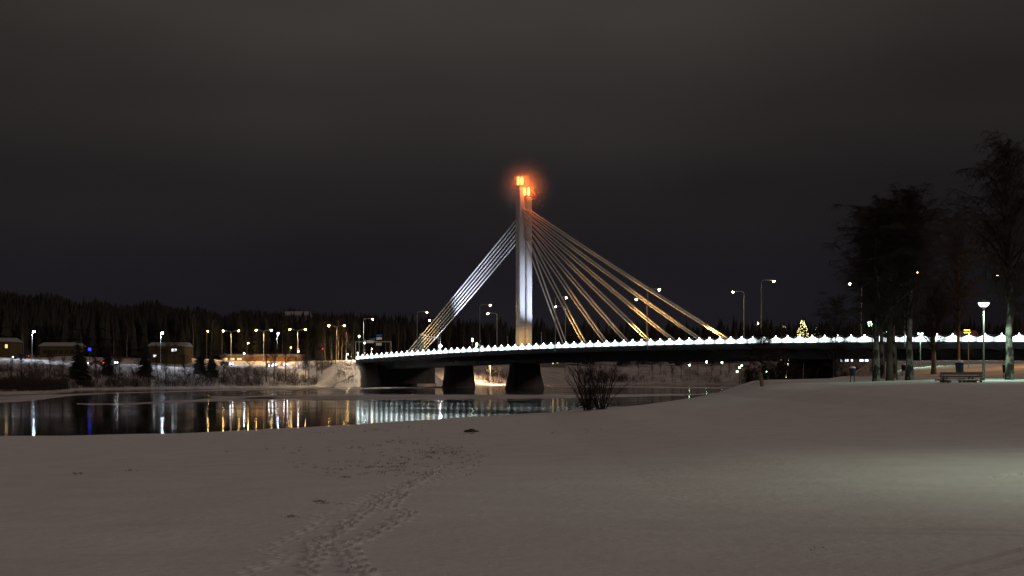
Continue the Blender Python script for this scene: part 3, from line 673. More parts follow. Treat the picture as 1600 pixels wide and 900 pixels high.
# van with warning lights crossing the bridge
s = s_at(1512, 6); p = W3(s, 6, dz(s)+.1)+BO
o = empty('service_van', p, 'service van with red and amber lights on the bridge behind the park lamp', 'van', rz=math.atan2(B.y, B.x))
mb = MB(); mb.loft([[(x, y, z) for x, z in ((-2.7, .4), (-2.7, 2.3), (1.2, 2.35), (2.0, 1.4), (2.75, 1.15), (2.75, .4))] for y in (-.98, .98)]); mb.build('body', M['carred'], o)
mb = MB(); mb.box((-.2, 0, 2.5), (.3, 1.2, .14)); mb.build('light_bar', M['e_amber'], o)
for y in (-.8, .8):
    mb = MB(); mb.box((-2.73, y, 1.3), (.05, .25, .7)); mb.build('tail_light', M['e_red'], o)
    for x in (-1.7, 1.7):
        mb = MB(); mb.tube([(x, y-.12, .36), (x, y+.12, .36)], .36, 12); mb.build('wheel', M['tyre'], o)
mb = MB(); mb.box((.9, -1.0, 2.0), (1.6, .05, .14)); mb.build('marker_strip', M['e_amber'], o)
mb = MB(); mb.box((-2.74, 0, 2.1), (.05, 1.7, .3)); mb.build('warning_sign', M['e_red'], o)

# ---------------------------------------------------------------- houses
def house(px0, px1, pytop, Y, wall, label, dep=12, wins=(), roofh=1.2, name='house', cat='building', base=None, warm='e_win'):
    a = P(px0, pytop, Y); b_ = P(px1, pytop, Y); w_ = b_.x-a.x; cx = (a.x+b_.x)/2; g = gz(cx, Y)-.5 if base is None else base; h = a.z-g
    o = empty(name, (cx, Y, g), label, cat)
    mb = MB(); mb.box((0, dep/2, h/2), (w_, dep, h)); mb.build('wall', M[wall], o)
    mb = MB(); mb.loft([[(x, -.5, h+.01), (x, dep/2, h+roofh), (x, dep+.5, h+.01), (x, dep+.5, h-.25), (x, -.5, h-.25)] for x in (-w_/2-.4, w_/2+.4)]); mb.build('roof', M['roof'], o)
    for (px, py, ww, hh, m) in wins:
        q = P(px, py, Y); mb = MB(); mb.box((q.x-cx, -.04, q.z-g), (ww, .1, hh)); wo = mb.build('window', M[m], o)
        mb = MB()
        for dx in (-ww/2-.05, ww/2+.05, 0): mb.box((q.x-cx+dx, -.08, q.z-g), (.09, .1, hh+.1))
        mb.box((q.x-cx, -.08, q.z-g-hh/2-.06), (ww+.2, .14, .1)); mb.build('frame', M['greywood'], wo)
    return o
house(-20, 16, 533, 520, 'yellowwall', 'ochre house cut by the left edge with one lit window', wins=((10, 541, .8, 1.2, 'e_win'), (-6, 545, 1.6, 1.6, 'glass')))
house(62, 117, 540, 530, 'yellowwall', 'long low ochre building behind the bank trees left of the blue light', wins=tuple((70+i*8.5, 550, 1.2, 1.3, 'glass') for i in range(6)))
house(232, 288, 540, 520, 'yellowwall', 'ochre building with a bright slanting pane behind the cold lamp', wins=((272, 547, 1.6, .8, 'e_winw'), (242, 556, 1.0, .8, 'e_winw'), (255, 549, 1.8, 1.6, 'glass')))
house(345, 470, 556, 590, 'redwall', 'low brick building glowing orange behind the oncoming cars', roofh=.8, wins=tuple((352+i*11, 561, 1.6, .8, 'e_win') for i in range(3)))
house(442, 480, 492.5, 900, 'greywall', 'grey house with a snowy roof on top of the wooded hill', roofh=2.6, dep=20)
house(823, 884, 557, 650, 'greywall', 'low building with yellow lit windows seen under the deck right of the pylon pier', wins=tuple((825.5+i*3.3, 563, .7, .45, 'e_win') for i in range(6))+((864, 566, .6, 1.4, 'e_win'), (871, 566, .6, .8, 'e_win'), (879, 564.6, .6, .9, 'e_win')))
house(1222, 1300, 549, 600, 'greywall', 'dark building with a few yellow windows just under the deck left of the big pier', wins=((1240, 555.5, .9, .7, 'e_win'), (1244, 556, .8, .7, 'e_win'), (1264, 555, .6, .9, 'e_win'), (1272, 556, .9, .5, 'e_win'), (1284, 555.5, .6, .6, 'e_win'), (1288, 555.5, .5, .6, 'e_win')))
house(1304, 1430, 556, 520, 'greywall', 'low hall with a row of white lit windows behind the park birches', wins=tuple((px, 563, ww, .8, 'e_winw') for px, ww in ((1314, .7), (1323, 1.1), (1331, .6), (1346, 1.2), (1354, 1.1), (1362, .9), (1400, .9), (1412, .6))), roofh=.5)
house(1542, 1650, 552, 450, 'greywall', 'shop front with wide bluish windows under the deck at the right edge', wins=tuple((px, 559, 2.3, 1.7, 'e_winp') for px in ()), roofh=.4)
M['e_winp'] = emi('pale_window', (.55, .62, .8), .33)
for o_ in list(col.objects):
    if o_.get('label', '').startswith('shop front'):
        for px, ww in ((1550, 2.5), (1565, 2.9), (1574, 1.2), (1584, 2.2)):
            q = P(px, 559, 450); mb = MB(); mb.box((q.x-o_.location.x, -.04, q.z-o_.location.z), (ww, .1, 2.0)); mb.build('window', M['e_winp'], o_)
# blue light of a service station
p = P(140, 546, 500); g = gz(p.x, p.y)
o = empty('station_sign', (p.x, p.y, g), 'glowing blue pylon sign above the road left of the red car', 'sign')
mb = MB(); mb.tube([(0, 0, 0), (0, 0, p.z-g)], .12, 6); mb.build('post', M['darkmetal'], o); mb = MB(); mb.box((0, 0, p.z-g), (.9, .3, 1.0)); mb.build('sign_box', M['e_bluesign'], o)

# ---------------------------------------------------------------- trees
def bare_tree(H, spread, nb, ns, nt_, tr, seed, base=.22, droop=.5, tw=.012, lean=(0, 0), split=False):
    rs = random.Random(seed); tm = MB(); cm = MB()
    pts = []; n = 10
    for i in range(n+1):
        f_ = i/n; pts.append(Vector((lean[0]*f_*H+rs.gauss(0, .012)*H*f_, lean[1]*f_*H+rs.gauss(0, .012)*H*f_, H*f_)))
    rad = [tr*(1.25 if i == 0 else 1)*(1-.93*(i/n))**.9 for i in range(n+1)]
    tm.tube(pts, rad, 9)
    def at(f_):
        x = f_*n; i = min(int(x), n-1); return pts[i].lerp(pts[i+1], x-i)
    for b_ in range(nb):
        f_ = base+(1-base)*(b_/nb)**.9*.97+rs.uniform(-.01, .01); f_ = min(.985, f_)
        prof = math.sin(math.pi*min(1, (f_-base)/(1-base)*.80+.2))**.8
        Lb = spread*prof*rs.uniform(.75, 1.3)*(1.15 if droop > .4 else 1); an = rs.uniform(0, 6.283); up = rs.uniform(1.1, 2.8)
        p = at(f_); d_ = Vector((math.cos(an), math.sin(an), up)).normalized(); bpts = [p]; m_ = 6
        for k_ in range(m_):
            d_ = (d_+Vector((rs.gauss(0, .10), rs.gauss(0, .10), -.17*droop*(k_*.6)))).normalized(); bpts.append(bpts[-1]+d_*Lb/m_*1.25)
        br = tr*.30*(1-f_*.75)*(Lb/spread+.3)
        cm.tube(bpts, [max(tw, br*(1-.85*k_/m_)) for k_ in range(m_+1)], 4, cap=False)
        for s_ in range(ns):
            g_ = rs.uniform(.18, 1); x = g_*m_; i = min(int(x), m_-1); q = bpts[i].lerp(bpts[i+1], x-i); an2 = rs.uniform(0, 6.283)
            e = (d_*.5+Vector((math.cos(an2), math.sin(an2), rs.uniform(-.1, .8)))).normalized(); Ls = Lb*.42*rs.uniform(.5, 1.2)*(1.15-g_*.5)
            sp = [q]
            for k_ in range(3): e = (e+Vector((0, 0, -.42*droop*(k_+.5)))).normalized(); sp.append(sp[-1]+e*Ls/3)
            cm.tube(sp, [tw*1.5, tw*1.3, tw, tw*.7], 3, cap=False)
            for t__ in range(nt_):
                h_ = rs.uniform(.2, 1)*3; i = min(int(h_), 2); q2 = sp[i].lerp(sp[i+1], h_-i); an3 = rs.uniform(0, 6.283)
                w_ = Vector((math.cos(an3)*.7, math.sin(an3)*.7, rs.uniform(-.3, .5)-.5*droop)).normalized(); Lt = Ls*rs.uniform(.3, .75)
                q3 = q2+w_*Lt*.5; q4 = q3+(w_+Vector((0, 0, -.9*droop))).normalized()*Lt*.6
                cm.tube([q2, q3, q4], [tw*.75, tw*.65, tw*.4], 3, cap=False)
    return tm, cm
def tree_obj(name, loc, label, cat, group, args, tmat, cmat, rz=0):
    tm, cm = bare_tree(**args); o = empty(name, loc, label, cat, group, rz); tm.build('trunk', M[tmat], o, True); cm.build('crown', M[cmat], o); return o
# park birches, each grown on its own
PARK = (  # px base, Y, height, spread, trunk radius, label, bark, branches, droop
    (1369, 108, 11.8, 3.1, .235, 'bare birch with a lit foot, leftmost of the close group in the park', 'birch', 64, .55),
    (1378, 126, 13.2, 3.3, .20, 'slimmer bare birch standing just behind the leftmost park birch', 'birch', 56, .5),
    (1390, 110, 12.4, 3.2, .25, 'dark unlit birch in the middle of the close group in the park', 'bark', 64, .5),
    (1396, 128, 14.2, 3.2, .19, 'warm-lit birch behind the dark one in the close group', 'birch', 54, .5),
    (1421, 110, 13.2, 3.2, .27, 'tall thick birch with a speckled grey trunk at the right end of the close group', 'birch', 66, .7),
    (1459, 150, 8.0, 3.3, .26, 'small spreading tree with a green-lit forked trunk beside the far park lamp', 'palebark', 50, .2),
    (1497, 170, 16.8, 3.4, .20, 'thin dark tree rising behind the litter bin and picnic table', 'bark', 54, .5),
    (1577, 104, 15.6, 3.5, .27, 'tall speckled birch near the right edge behind the picnic table', 'birch', 70, .8),
    (1189, 168, 9.6, 2.8, .11, 'slender leafless tree in front of the bridge deck left of the lit fir', 'twig', 34, .4),
    (1305, 240, 16.5, 4.0, .17, 'faint bare tree behind the left side of the park birches', 'bark', 40, .5),
    (1640, 128, 17.5, 4.2, .28, 'tall bare tree whose branches reach in from the right edge', 'bark', 56, .6))
for k, (px, Y, H, spd, tr, lb, bm, nb, dr) in enumerate(PARK):
    X_ = (px-800)/F*Y
    tree_obj('birch_tree' if bm == 'birch' else 'bare_tree', (X_, Y, gz(X_, Y)-.1), lb, 'tree', 'bare trees in the riverside park',
             dict(H=H, spread=spd, nb=nb, ns=13, nt_=9, tr=tr, seed=100+k, base=.22, droop=dr, tw=.013), bm, 'twig')
# willow clump on the near bank
o = empty('willow_bush', (5.7, 109, gz(5.7, 109)-.05), 'leafless many-stemmed willow bush on the near bank in front of the river', 'bush')
mb = MB(); rs = random.Random(5); cm = MB()
for i in range(46):
    an = rs.uniform(0, 6.283); ou = rs.uniform(.03, .62); sx = rs.choice((-1, 1)); r0 = rs.uniform(0, .3)
    p = Vector((math.cos(an)*r0+sx*.62*rs.uniform(.5, 1), math.sin(an)*r0, 0)); d_ = Vector((math.cos(an)*ou*1.25, math.sin(an)*ou, 1)).normalized(); Ln = rs.uniform(2.3, 3.7)
    pts = [p]
    for k_ in range(6): d_ = (d_+Vector((rs.gauss(0, .06)+d_.x*.07, rs.gauss(0, .06), .0))).normalized(); pts.append(pts[-1]+d_*Ln/6)
    r1 = rs.uniform(.022, .055); mb.tube(pts, [r1*(1-.8*k_/6) for k_ in range(7)], 5, cap=False)
    for s_ in range(14):
        f_ = rs.uniform(1.6, 6); k_ = min(int(f_), 5); q = pts[k_].lerp(pts[k_+1], f_-k_); e = (d_+Vector((rs.gauss(0, .5), rs.gauss(0, .5), rs.gauss(.1, .25)))).normalized(); l_ = rs.uniform(.3, .95)
        q1 = q+e*l_*.5; q2 = q1+(e+Vector((rs.gauss(0, .25), rs.gauss(0, .25), .15))).normalized()*l_*.5
        cm.tube([q, q1, q2], [.011, .009, .005], 3, cap=False)
mb.build('stems', M['twig'], o); cm.build('twigs', M['twig'], o)

# far bank: bare trees (some of them pale), spruces
F1 = [tree_obj('bank_tree', (0, 0, 0), None, 'tree', 'bare trees on the far bank', dict(H=11, spread=3.0, nb=26, ns=7, nt_=4, tr=.17, seed=s_, droop=.25, tw=.022, base=.3, lean=l_), 'bark', 'twig')
      for s_, l_ in ((1, (.03, 0)), (2, (-.06, 0)), (3, (.10, 0)), (4, (0, 0)))]
F1 = [Family(o) for o in F1]
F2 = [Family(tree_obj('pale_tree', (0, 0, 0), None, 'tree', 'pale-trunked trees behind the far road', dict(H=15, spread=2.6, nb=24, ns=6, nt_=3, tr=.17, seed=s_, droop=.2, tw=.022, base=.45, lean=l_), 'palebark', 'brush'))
      for s_, l_ in ((11, (.01, 0)), (12, (-.02, 0)), (13, (.04, 0)))]
def spruce_mb(H, Rb, seed, tiers=13):
    rs = random.Random(seed); cm = MB(); tm = MB(); tm.tube([(0, 0, 0), (0, 0, H*.97)], [.17, .03], 6)
    for i in range(tiers):
        f_ = i/tiers; z = H*(.08+.9*f_); r_ = Rb*(1-f_)**.85+.12; nb = max(6, int(15*(1-f_)+6))
        for j in range(nb):
            an = 6.283*j/nb+rs.uniform(-.2, .2)+i; rr_ = r_*rs.uniform(.72, 1.18); dr = rs.uniform(.25, .45)*rr_
            c_, s_ = math.cos(an), math.sin(an); w_ = rr_*.22+.05; zj = z+rs.uniform(-.1, .1)*H/tiers*3
            cm.add([(0, 0, zj+.25), (c_*rr_*.55-s_*w_, s_*rr_*.55+c_*w_, zj-dr*.35), (c_*rr_, s_*rr_, zj-dr), (c_*rr_*.55+s_*w_, s_*rr_*.55-c_*w_, zj-dr*.35), (c_*rr_*.5, s_*rr_*.5, zj-dr*.9)],
                   [(0, 1, 2, 3), (1, 4, 2), (4, 3, 2), (0, 4, 1), (0, 3, 4)])
    cm.add([(0, 0, H+.3), (.12, 0, H-.7), (-.08, .1, H-.7), (-.05, -.1, H-.7)], [(0, 1, 2), (0, 2, 3), (0, 3, 1)])
    return tm, cm
def spruce_obj(name, label, group, H, Rb, seed):
    tm, cm = spruce_mb(H, Rb, seed); o = empty(name, (0, 0, 0), label, 'tree', group); tm.build('trunk', M['bark'], o); cm.build('crown', M['spruce'], o); return o
F3 = [Family(spruce_obj('spruce_tree', None, 'spruces on the far bank', 10, 2.1, s_)) for s_ in (21, 22)]
# trunks read off the bank, left to right (px, Y offset inland, height in px, kind)
BANK = [(16, 12, 48, 0), (33, 16, 55, 3), (48, 9, 44, 1), (54, 10, 58, 0), (60, 14, 47, 2), (78, 9, 62, 3), (97, 22, 50, 0), (122, 26, 76, 9), (131, 16, 66, 9), (168, 30, 58, 9), (152, 20, 60, 1), (178, 11, 64, 2),
        (186, 19, 50, 0), (213, 10, 52, 2), (232, 10, 60, 3), (227, 24, 70, 9), (247, 18, 56, 1), (259, 14, 64, 0), (273, 22, 62, 3), (290, 12, 46, 1), (312, 25, 62, 9), (331, 20, 58, 9), (349, 14, 55, 0), (387, 11, 50, 2),
        (400, 6, 28, 1), (416, 15, 62, 3), (428, 12, 58, 0), (446, 16, 74, 3), (459, 8, 42, 2), (477, 13, 56, 0), (483, 18, 62, 1), (495, 10, 50, 3), (503, 14, 60, 0), (518, 16, 52, 1), (524, 13, 48, 3), (539, 10, 34, 2), (549, 12, 30, 0)]
def far_shore_Y(px):
    ys_ = np.linspace(330, 640, 700); dd = sdist((px-800)/F*ys_, ys_); k_ = np.argmax((dd > 0)); return ys_[k_]
SIZE = lambda h: 'tall' if h > 58 else ('medium' if h > 48 else 'short')
ib = is_ = 0
for (px, off, hp, kd) in sorted(BANK):
    Y = far_shore_Y(px)+off; X_ = (px-800)/F*Y; H = hp/F*Y
    if kd == 9: F3[is_ % 2].put((X_, Y, gz(X_, Y)-.1), random.uniform(0, 6), '%s dark spruce, %s spruce from the left along the far bank' % (SIZE(hp), ORD[is_]), H/10); is_ += 1
    else: F1[kd].put((X_, Y, gz(X_, Y)-.1), random.uniform(-.4, .4), '%s bare dark tree, %s leafless tree from the left along the left far bank' % (SIZE(hp), ordn(ib)), H/11); ib += 1
# bank trees under and right of the bridge
for i, (px, off, hp) in enumerate(((762, 12, 34), (771, 8, 30), (779, 14, 36), (905, 16, 34), (997, 20, 32), (1020, 14, 34), (1031, 18, 40), (1050, 10, 30), (1064, 14, 46), (1078, 26, 34), (1089, 30, 30), (1112, 16, 38), (1126, 20, 36), (1141, 14, 30))):
    Y = far_shore_Y(px)+off; X_ = (px-800)/F*Y; H = hp/F*Y*.8
    F1[i % 4].put((X_, Y, gz(X_, Y)-.1), random.uniform(-.4, .4), '%s small dark tree under the deck, counted from the pylon side along the far slope' % ordn(i), H/11)
# pale lit trunks behind the twin lamps and the bridge end
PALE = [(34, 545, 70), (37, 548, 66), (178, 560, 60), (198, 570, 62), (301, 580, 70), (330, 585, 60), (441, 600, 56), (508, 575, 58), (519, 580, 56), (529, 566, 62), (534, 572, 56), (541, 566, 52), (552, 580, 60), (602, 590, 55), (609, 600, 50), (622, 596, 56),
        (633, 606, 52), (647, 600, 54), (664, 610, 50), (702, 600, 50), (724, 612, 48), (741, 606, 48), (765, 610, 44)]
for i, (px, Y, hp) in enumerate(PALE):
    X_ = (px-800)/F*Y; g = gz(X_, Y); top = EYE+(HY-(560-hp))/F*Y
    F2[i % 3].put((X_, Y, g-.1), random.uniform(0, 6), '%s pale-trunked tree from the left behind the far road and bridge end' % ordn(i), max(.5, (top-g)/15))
# Christmas trees beyond the bridge
def xmas(px, pytop, Y, wpx, label, bright):
    X_ = (px-800)/F*Y; g = gz(X_, Y); zt = EYE+(HY-pytop)/F*Y; H = zt-g; Rb = wpx/F*Y*(1.15 if bright else 1.0); rs = random.Random(px)
    tm, cm = spruce_mb(H, Rb, px, 16); o = empty('decorated_fir', (X_, Y, g), label, 'christmas tree', 'lit fir trees beyond the bridge'); tm.build('trunk', M['bark'], o); cm.build('crown', M['spruce'], o)
    lm = MB(); n_ = 300 if bright else 60
    for i in range(n_):
        f_ = rs.random()**1.25*.97; z = H*(.08+.9*f_); r_ = (Rb*(1-f_)**.85+.1)*rs.uniform(.8, 1.05); an = rs.uniform(0, 6.283); c_ = Vector((r_*math.cos(an), r_*math.sin(an), z-.2)); q = .075 if bright else .07
        lm.add([c_+Vector(v)*q for v in ((1, 0, 0), (-1, 0, 0), (0, 1, 0), (0, -1, 0), (0, 0, 1), (0, 0, -1))], [(0, 2, 4), (2, 1, 4), (1, 3, 4), (3, 0, 4), (2, 0, 5), (1, 2, 5), (3, 1, 5), (0, 3, 5)])
    lm.build('fairy_lights', M['e_fairy' if bright else 'e_fairydim'], o)
xmas(1254, 494, 420, 28, 'large fir tree wrapped in bright yellow fairy lights above the railing', True)
xmas(1225, 502, 430, 18, 'smaller dim fir with few lights left of the bright fir', False)
xmas(1277, 502, 430, 19, 'smaller dim fir with warm lights right of the bright fir', False)

# the wooded hills: one dark mass of conifers
mb = MB(); rs = random.Random(3); xsF, ysF, hF = [], [], []
def sky_row(px):
    return np.interp(px, [-200, 0, 60, 120, 200, 300, 360, 450, 600, 800, 900, 1000, 1150, 1300, 1500, 1800], [452, 461, 464, 470, 476, 484, 487, 489, 487, 487, 490, 489, 487, 488, 490, 492])
cand = []
for i in range(7500):
    px = rs.uniform(-180, 1780) if i % 3 else rs.uniform(-180, 600); Y = rs.uniform(600, 1050) if px < 560 else rs.uniform(690, 1080)
    cand.append((px, Y))
Xc = np.array([(p-800)/F*y for p, y in cand]); Yc = np.array([y for _, y in cand]); Gc = ground(Xc, Yc)
for (px, Y), X_, g in zip(cand, Xc, Gc):
    top = EYE+(HY-sky_row(px))/F*Y; H = min(rs.uniform(9, 21), top-g+rs.uniform(-3.0, 2.2)+1.2*math.sin(px*.031)+1.2*math.sin(px*.083+1))
    if H < 5: continue
    if rs.random() < .02: H += rs.uniform(1, 2.5)
    Rb = H*rs.uniform(.13, .2); a0 = rs.uniform(0, 6)
    tiers = 5
    for k_ in range(tiers):
        f_ = k_/tiers; zb = g+H*(.08+.80*f_); zt = g+H*min(1, .08+.80*f_+.36); r_ = Rb*(1-f_)**.8+.15; nn = 6
        vs = [(X_+math.cos(a0+k_+6.283*j/nn)*r_*rs.uniform(.6, 1.2), Y+math.sin(a0+k_+6.283*j/nn)*r_, zb+rs.uniform(-.5, .5)) for j in range(nn)]+[(X_, Y, zt)]
        mb.add(vs, [(j, (j+1) % nn, nn) for j in range(nn)])
tag(mb.build('forest', M['forest']), 'dark conifer forest covering the hills behind the river', None, None, 'stuff')
# undergrowth and brush on the far bank
mb = MB(); rs = random.Random(9); cands = []
while len(cands) < 52000:
    x = rs.uniform(-230, 130); y = rs.uniform(300, 680)
    cands.append((x, y))
cx = np.array([c[0] for c in cands]); cyy = np.array([c[1] for c in cands]); dd = sdist(cx, cyy); gg = ground(cx, cyy)
vn = vnoise(cx, cyy, 9, 12)
for x, y, d_, g, v_ in zip(cx, cyy, dd, gg, vn):
    emb_ = 470 < 800+F*x/y < 598 and g > .5 and y > 480
    if not emb_ and (not (2.0 < d_ < 33) or g > 5.3): continue
    if emb_ and (d_ > 50 or g > 8.3): continue
    px = 800+F*x/y
    if px > 985 and rs.random() < .75: continue
    if 596 < px < 745: continue
    if v_ < (.5 if px > 745 else .16): continue
    for k_ in range(5):
        h = rs.uniform(.7, 2.7); dx, dy = rs.gauss(0, .35), rs.gauss(0, .3)
        p = Vector((x+rs.gauss(0, .6), y+rs.gauss(0, .6), g-.2)); q = p+Vector((dx*h*.5, dy*h*.5, h*.6)); e = q+Vector((dx*h, dy*h, h*.45))
        mb.tube([p, q, e], [.045, .035, .012], 3, cap=False)
        e2 = q+Vector((-dx*h+rs.gauss(0, .3), dy*h, h*.4)); mb.tube([q, e2], [.03, .012], 3, cap=False)
tag(mb.build('undergrowth', M['brush']), 'frosty brush covering the far river bank', None, None, 'stuff')
# dead grass poking through the near snow
mb = MB(); rs = random.Random(4)
for (px, py, w_, h_, n_) in ((600, 728, 130, 13, 90), (690, 707, 60, 9, 70), (655, 741, 60, 4, 14), (540, 746, 5, 1, 9), (495, 784, 7, 1, 6), (455, 808, 4, 1, 5), (510, 787, 18, 2, 5), (515, 676, 30, 2, 12), (580, 672, 30, 3, 24), (640, 667, 22, 3, 18), (737, 677, 12, 2, 16), (420, 678, 18, 2, 8), (640, 690, 90, 8, 20),
                          (560, 702, 130, 12, 26), (118, 741, 6, 1, 4), (200, 735, 12, 1, 3), (910, 672, 90, 9, 8), (1280, 857, 6, 1, 2)):
    for i in range(n_):
        g_ = snow_z(px+rs.gauss(0, w_/2), min(899, max(645, py+rs.gauss(0, h_/1.6))))
        for k_ in range(rs.randint(2, 6)):
            a = rs.uniform(0, 6.283); l_ = rs.uniform(.02, .055)*max(.5, min(1.5, g_.y/30)); p = g_+Vector((rs.gauss(0, .05), rs.gauss(0, .10), -.01))
            mb.tube([p, p+Vector((math.cos(a)*l_*.4, math.sin(a)*l_*.4, l_*.6)), p+Vector((math.cos(a)*l_*1.1, math.sin(a)*l_*.9, l_*.8))], [.004, .004, .002], 3, cap=False)
tag(mb.build('dead_grass', M['straw']), 'dead grass stalks poking through the snow', None, None, 'stuff')
# dark stone on the slope
g_ = snow_z(737, 675); mb = MB(); rs = random.Random(8)
for (ox, r_, q) in ((0, .2, .55), (-.22, .13, .6), (.22, .12, .5)):
    rings = []
    for i in range(6):
        f_ = i/5; rr_ = r_*math.sin(math.pi*(.12+.8*f_)); rings.append([(ox+math.cos(6.283*j/9)*rr_*rs.uniform(1.0, 1.35), math.sin(6.283*j/9)*rr_*rs.uniform(.8, 1.1), r_*q*(f_*2-.6)) for j in range(9)])
    mb.loft(rings)
o = mb.build('stone', M['rock']); o.location = g_; tag(o, 'small dark stone lying on the snow slope near the water', 'stone')

# dark scrub at the foot of the bank beside the big pier
for k, (px, Y, hp, wd, lb) in enumerate(((1213, 150, 38, 1.3, 'dark leafless thicket between the wooden stump and the big pier'), (1240, 200, 30, 1.2, 'dark leafless thicket standing against the left side of the big pier'), (1172, 210, 26, .9, 'low dark thicket left of the slender tree near the stump'))):
    X_ = (px-800)/F*Y; zb = EYE+(HY-600)/F*Y; o = empty('thicket', (X_, Y, zb), lb, 'bush', 'thickets by the big pier'); st = MB(); tg = MB(); H = hp/F*Y
    for i in range(34):
        a = rs.uniform(0, 6.283); p = Vector((rs.gauss(0, wd*.6), rs.gauss(0, wd*.5), -1.2)); q = p+Vector((rs.gauss(0, .35), rs.gauss(0, .3), 1.2+H*.45)); e = q+Vector((rs.gauss(0, .6), rs.gauss(0, .5), H*rs.uniform(.2, .6)))
        st.tube([p, q, e], [.05, .035, .012], 4, cap=False)
        for j in range(26):
            c_ = p.lerp(q, rs.uniform(.5, 1)) if rs.random() < .5 else q.lerp(e, rs.random()); d_ = Vector((rs.gauss(0, .6), rs.gauss(0, .5), rs.uniform(-.1, .8)))*rs.uniform(.3, .9)
            tg.tube([c_, c_+d_*.6+Vector((0, 0, .05)), c_+d_], [.016, .013, .008], 3, cap=False)
    st.build('stems', M['twig'], o); tg.build('twigs', M['twig'], o)

# ---------------------------------------------------------------- park furniture
M['parkpost'] = mat('park_post_paint', (.12, .12, .11), .7)
def park_lamp(h=5.0):
    o = empty('park_lamp', (0, 0, 0), None, 'street lamp', 'green-white lamps along the park path')
    mb = MB(); mb.tube([(0, 0, 0), (0, 0, 1.2)], [.10, .095], 10); mb.tube([(0, 0, 1.2), (0, 0, h-.42)], [.065, .05], 10); mb.build('post', M['parkpost'], o)
    mb = MB(); mb.lathe([(.06, -.42), (.10, -.34), (.16, -.28), (.17, -.25)], (0, 0, h), 14)
    mb.lathe([(.40, -.02), (.42, .03), (.34, .09), (.12, .15), (.03, .2)], (0, 0, h), 18); mb.build('lamp_cap', M['lampmetal'], o, True)
    ld = bpy.data.lights.new('bulb', 'SPOT'); ld.energy = 800; ld.color = (.66, 1.0, .74); ld.shadow_soft_size = .15; ld.spot_size = R(152); ld.spot_blend = .15
    lo = bpy.data.objects.new('bulb', ld); col.objects.link(lo); lo.parent = o; lo.location = (0, -.4, h-.5)
    mb = MB(); mb.lathe([(.13, -.26), (.24, -.18), (.33, -.06), (.34, -.025), (.1, -.022)], (0, 0, h), 18); mb.build('globe', M['e_park'], o, True)
    return o
pk = Family(park_lamp())
def on(px, Y): X_ = (px-800)/F*Y; return Vector((X_, Y, gz(X_, Y)))
pl1 = on(1537, 102); pk.put(pl1, 0, 'lit park lamp with a saucer cap beside the picnic table')
lp = on(1438, 190); o = pk.put(lp, 0, 'smaller lit park lamp beyond the thick birch in the middle of the park'); o.scale = (1, 1, (P(1438, 520.5, 190).z-lp.z)/5)
_A = snow_z(1440, 899); _B = snow_z(1600, 857); _d = (_B-_A).xy.normalized(); LP = _B.xy+_d*14.5
o = pk.put((LP.x, LP.y, gz(LP.x, LP.y)), 0, 'lit park lamp just outside the right edge, lighting the near snow')
o.scale = (1, 1, 1.5)
for c_ in list(o.children):
    if c_.name.startswith(('globe', 'bulb')): bpy.data.objects.remove(c_)
mb = MB(); mb.lathe([(.02, -.26), (.06, -.2), (.06, -.1), (.02, -.05)], (0, 0, 5), 10); c_ = mb.build('globe', M['e_park'], o, True)
ld = bpy.data.lights.new('bulb', 'SPOT'); ld.energy = 780; ld.color = (.86, 1.0, .74); ld.shadow_soft_size = .045; ld.spot_size = R(168); ld.spot_blend = .55
lo = bpy.data.objects.new('bulb', ld); col.objects.link(lo); lo.parent = o; lo.location = (-.3, -.3, 4.68)
o = Family(post_lamp(8, 'e_road', .3, 'road_lamp', 'warm lamps behind the far trees')).put((66, 158, gz(66, 158)), R(180), 'added sodium lamp outside the right edge lighting the snowy path')  # unseen lamp added for the orange light on the path
ld = bpy.data.lights.new('bulb', 'SPOT'); ld.energy = 16000; ld.color = (1, .58, .24); ld.shadow_soft_size = .2; ld.spot_size = R(162)
lo = bpy.data.objects.new('bulb', ld); col.objects.link(lo); lo.parent = o; lo.location = (.5, 0, 7.5)
def twin_globe(px, px2, py, Y, label, sc=1):
    a = P(px, py, Y); b_ = P(px2, py, Y); cx = (a.x+b_.x)/2; g = gz(cx, Y); o = empty('twin_globe_lamp', (cx, Y, g), label, 'street lamp', 'twin globe lamps behind the birches')
    h = a.z-g; mb = MB(); mb.tube([(0, 0, 0), (0, 0, h)], [.08, .05], 8); mb.tube([(a.x-cx, 0, h-.3), (b_.x-cx, 0, h-.3)], .03, 6); mb.build('post', M['darkmetal'], o)
    for q, r_ in ((a, .38*sc), (b_, .30*sc)):
        mb = MB(); mb.lathe([(.05, -r_), (r_*.7, -r_*.7), (r_, 0), (r_*.7, r_*.7), (.05, r_)], (q.x-cx, 0, h), 10); mb.build('globe', M['e_parkfar'], o, True)
twin_globe(1359.5, 1367.5, 506, 215, 'pair of green-white globe lamps glowing behind the left park birches', .9)
twin_globe(1380.5, 1384.5, 519, 260, 'smaller, lower pair of greenish globe lamps behind the birches', .55)

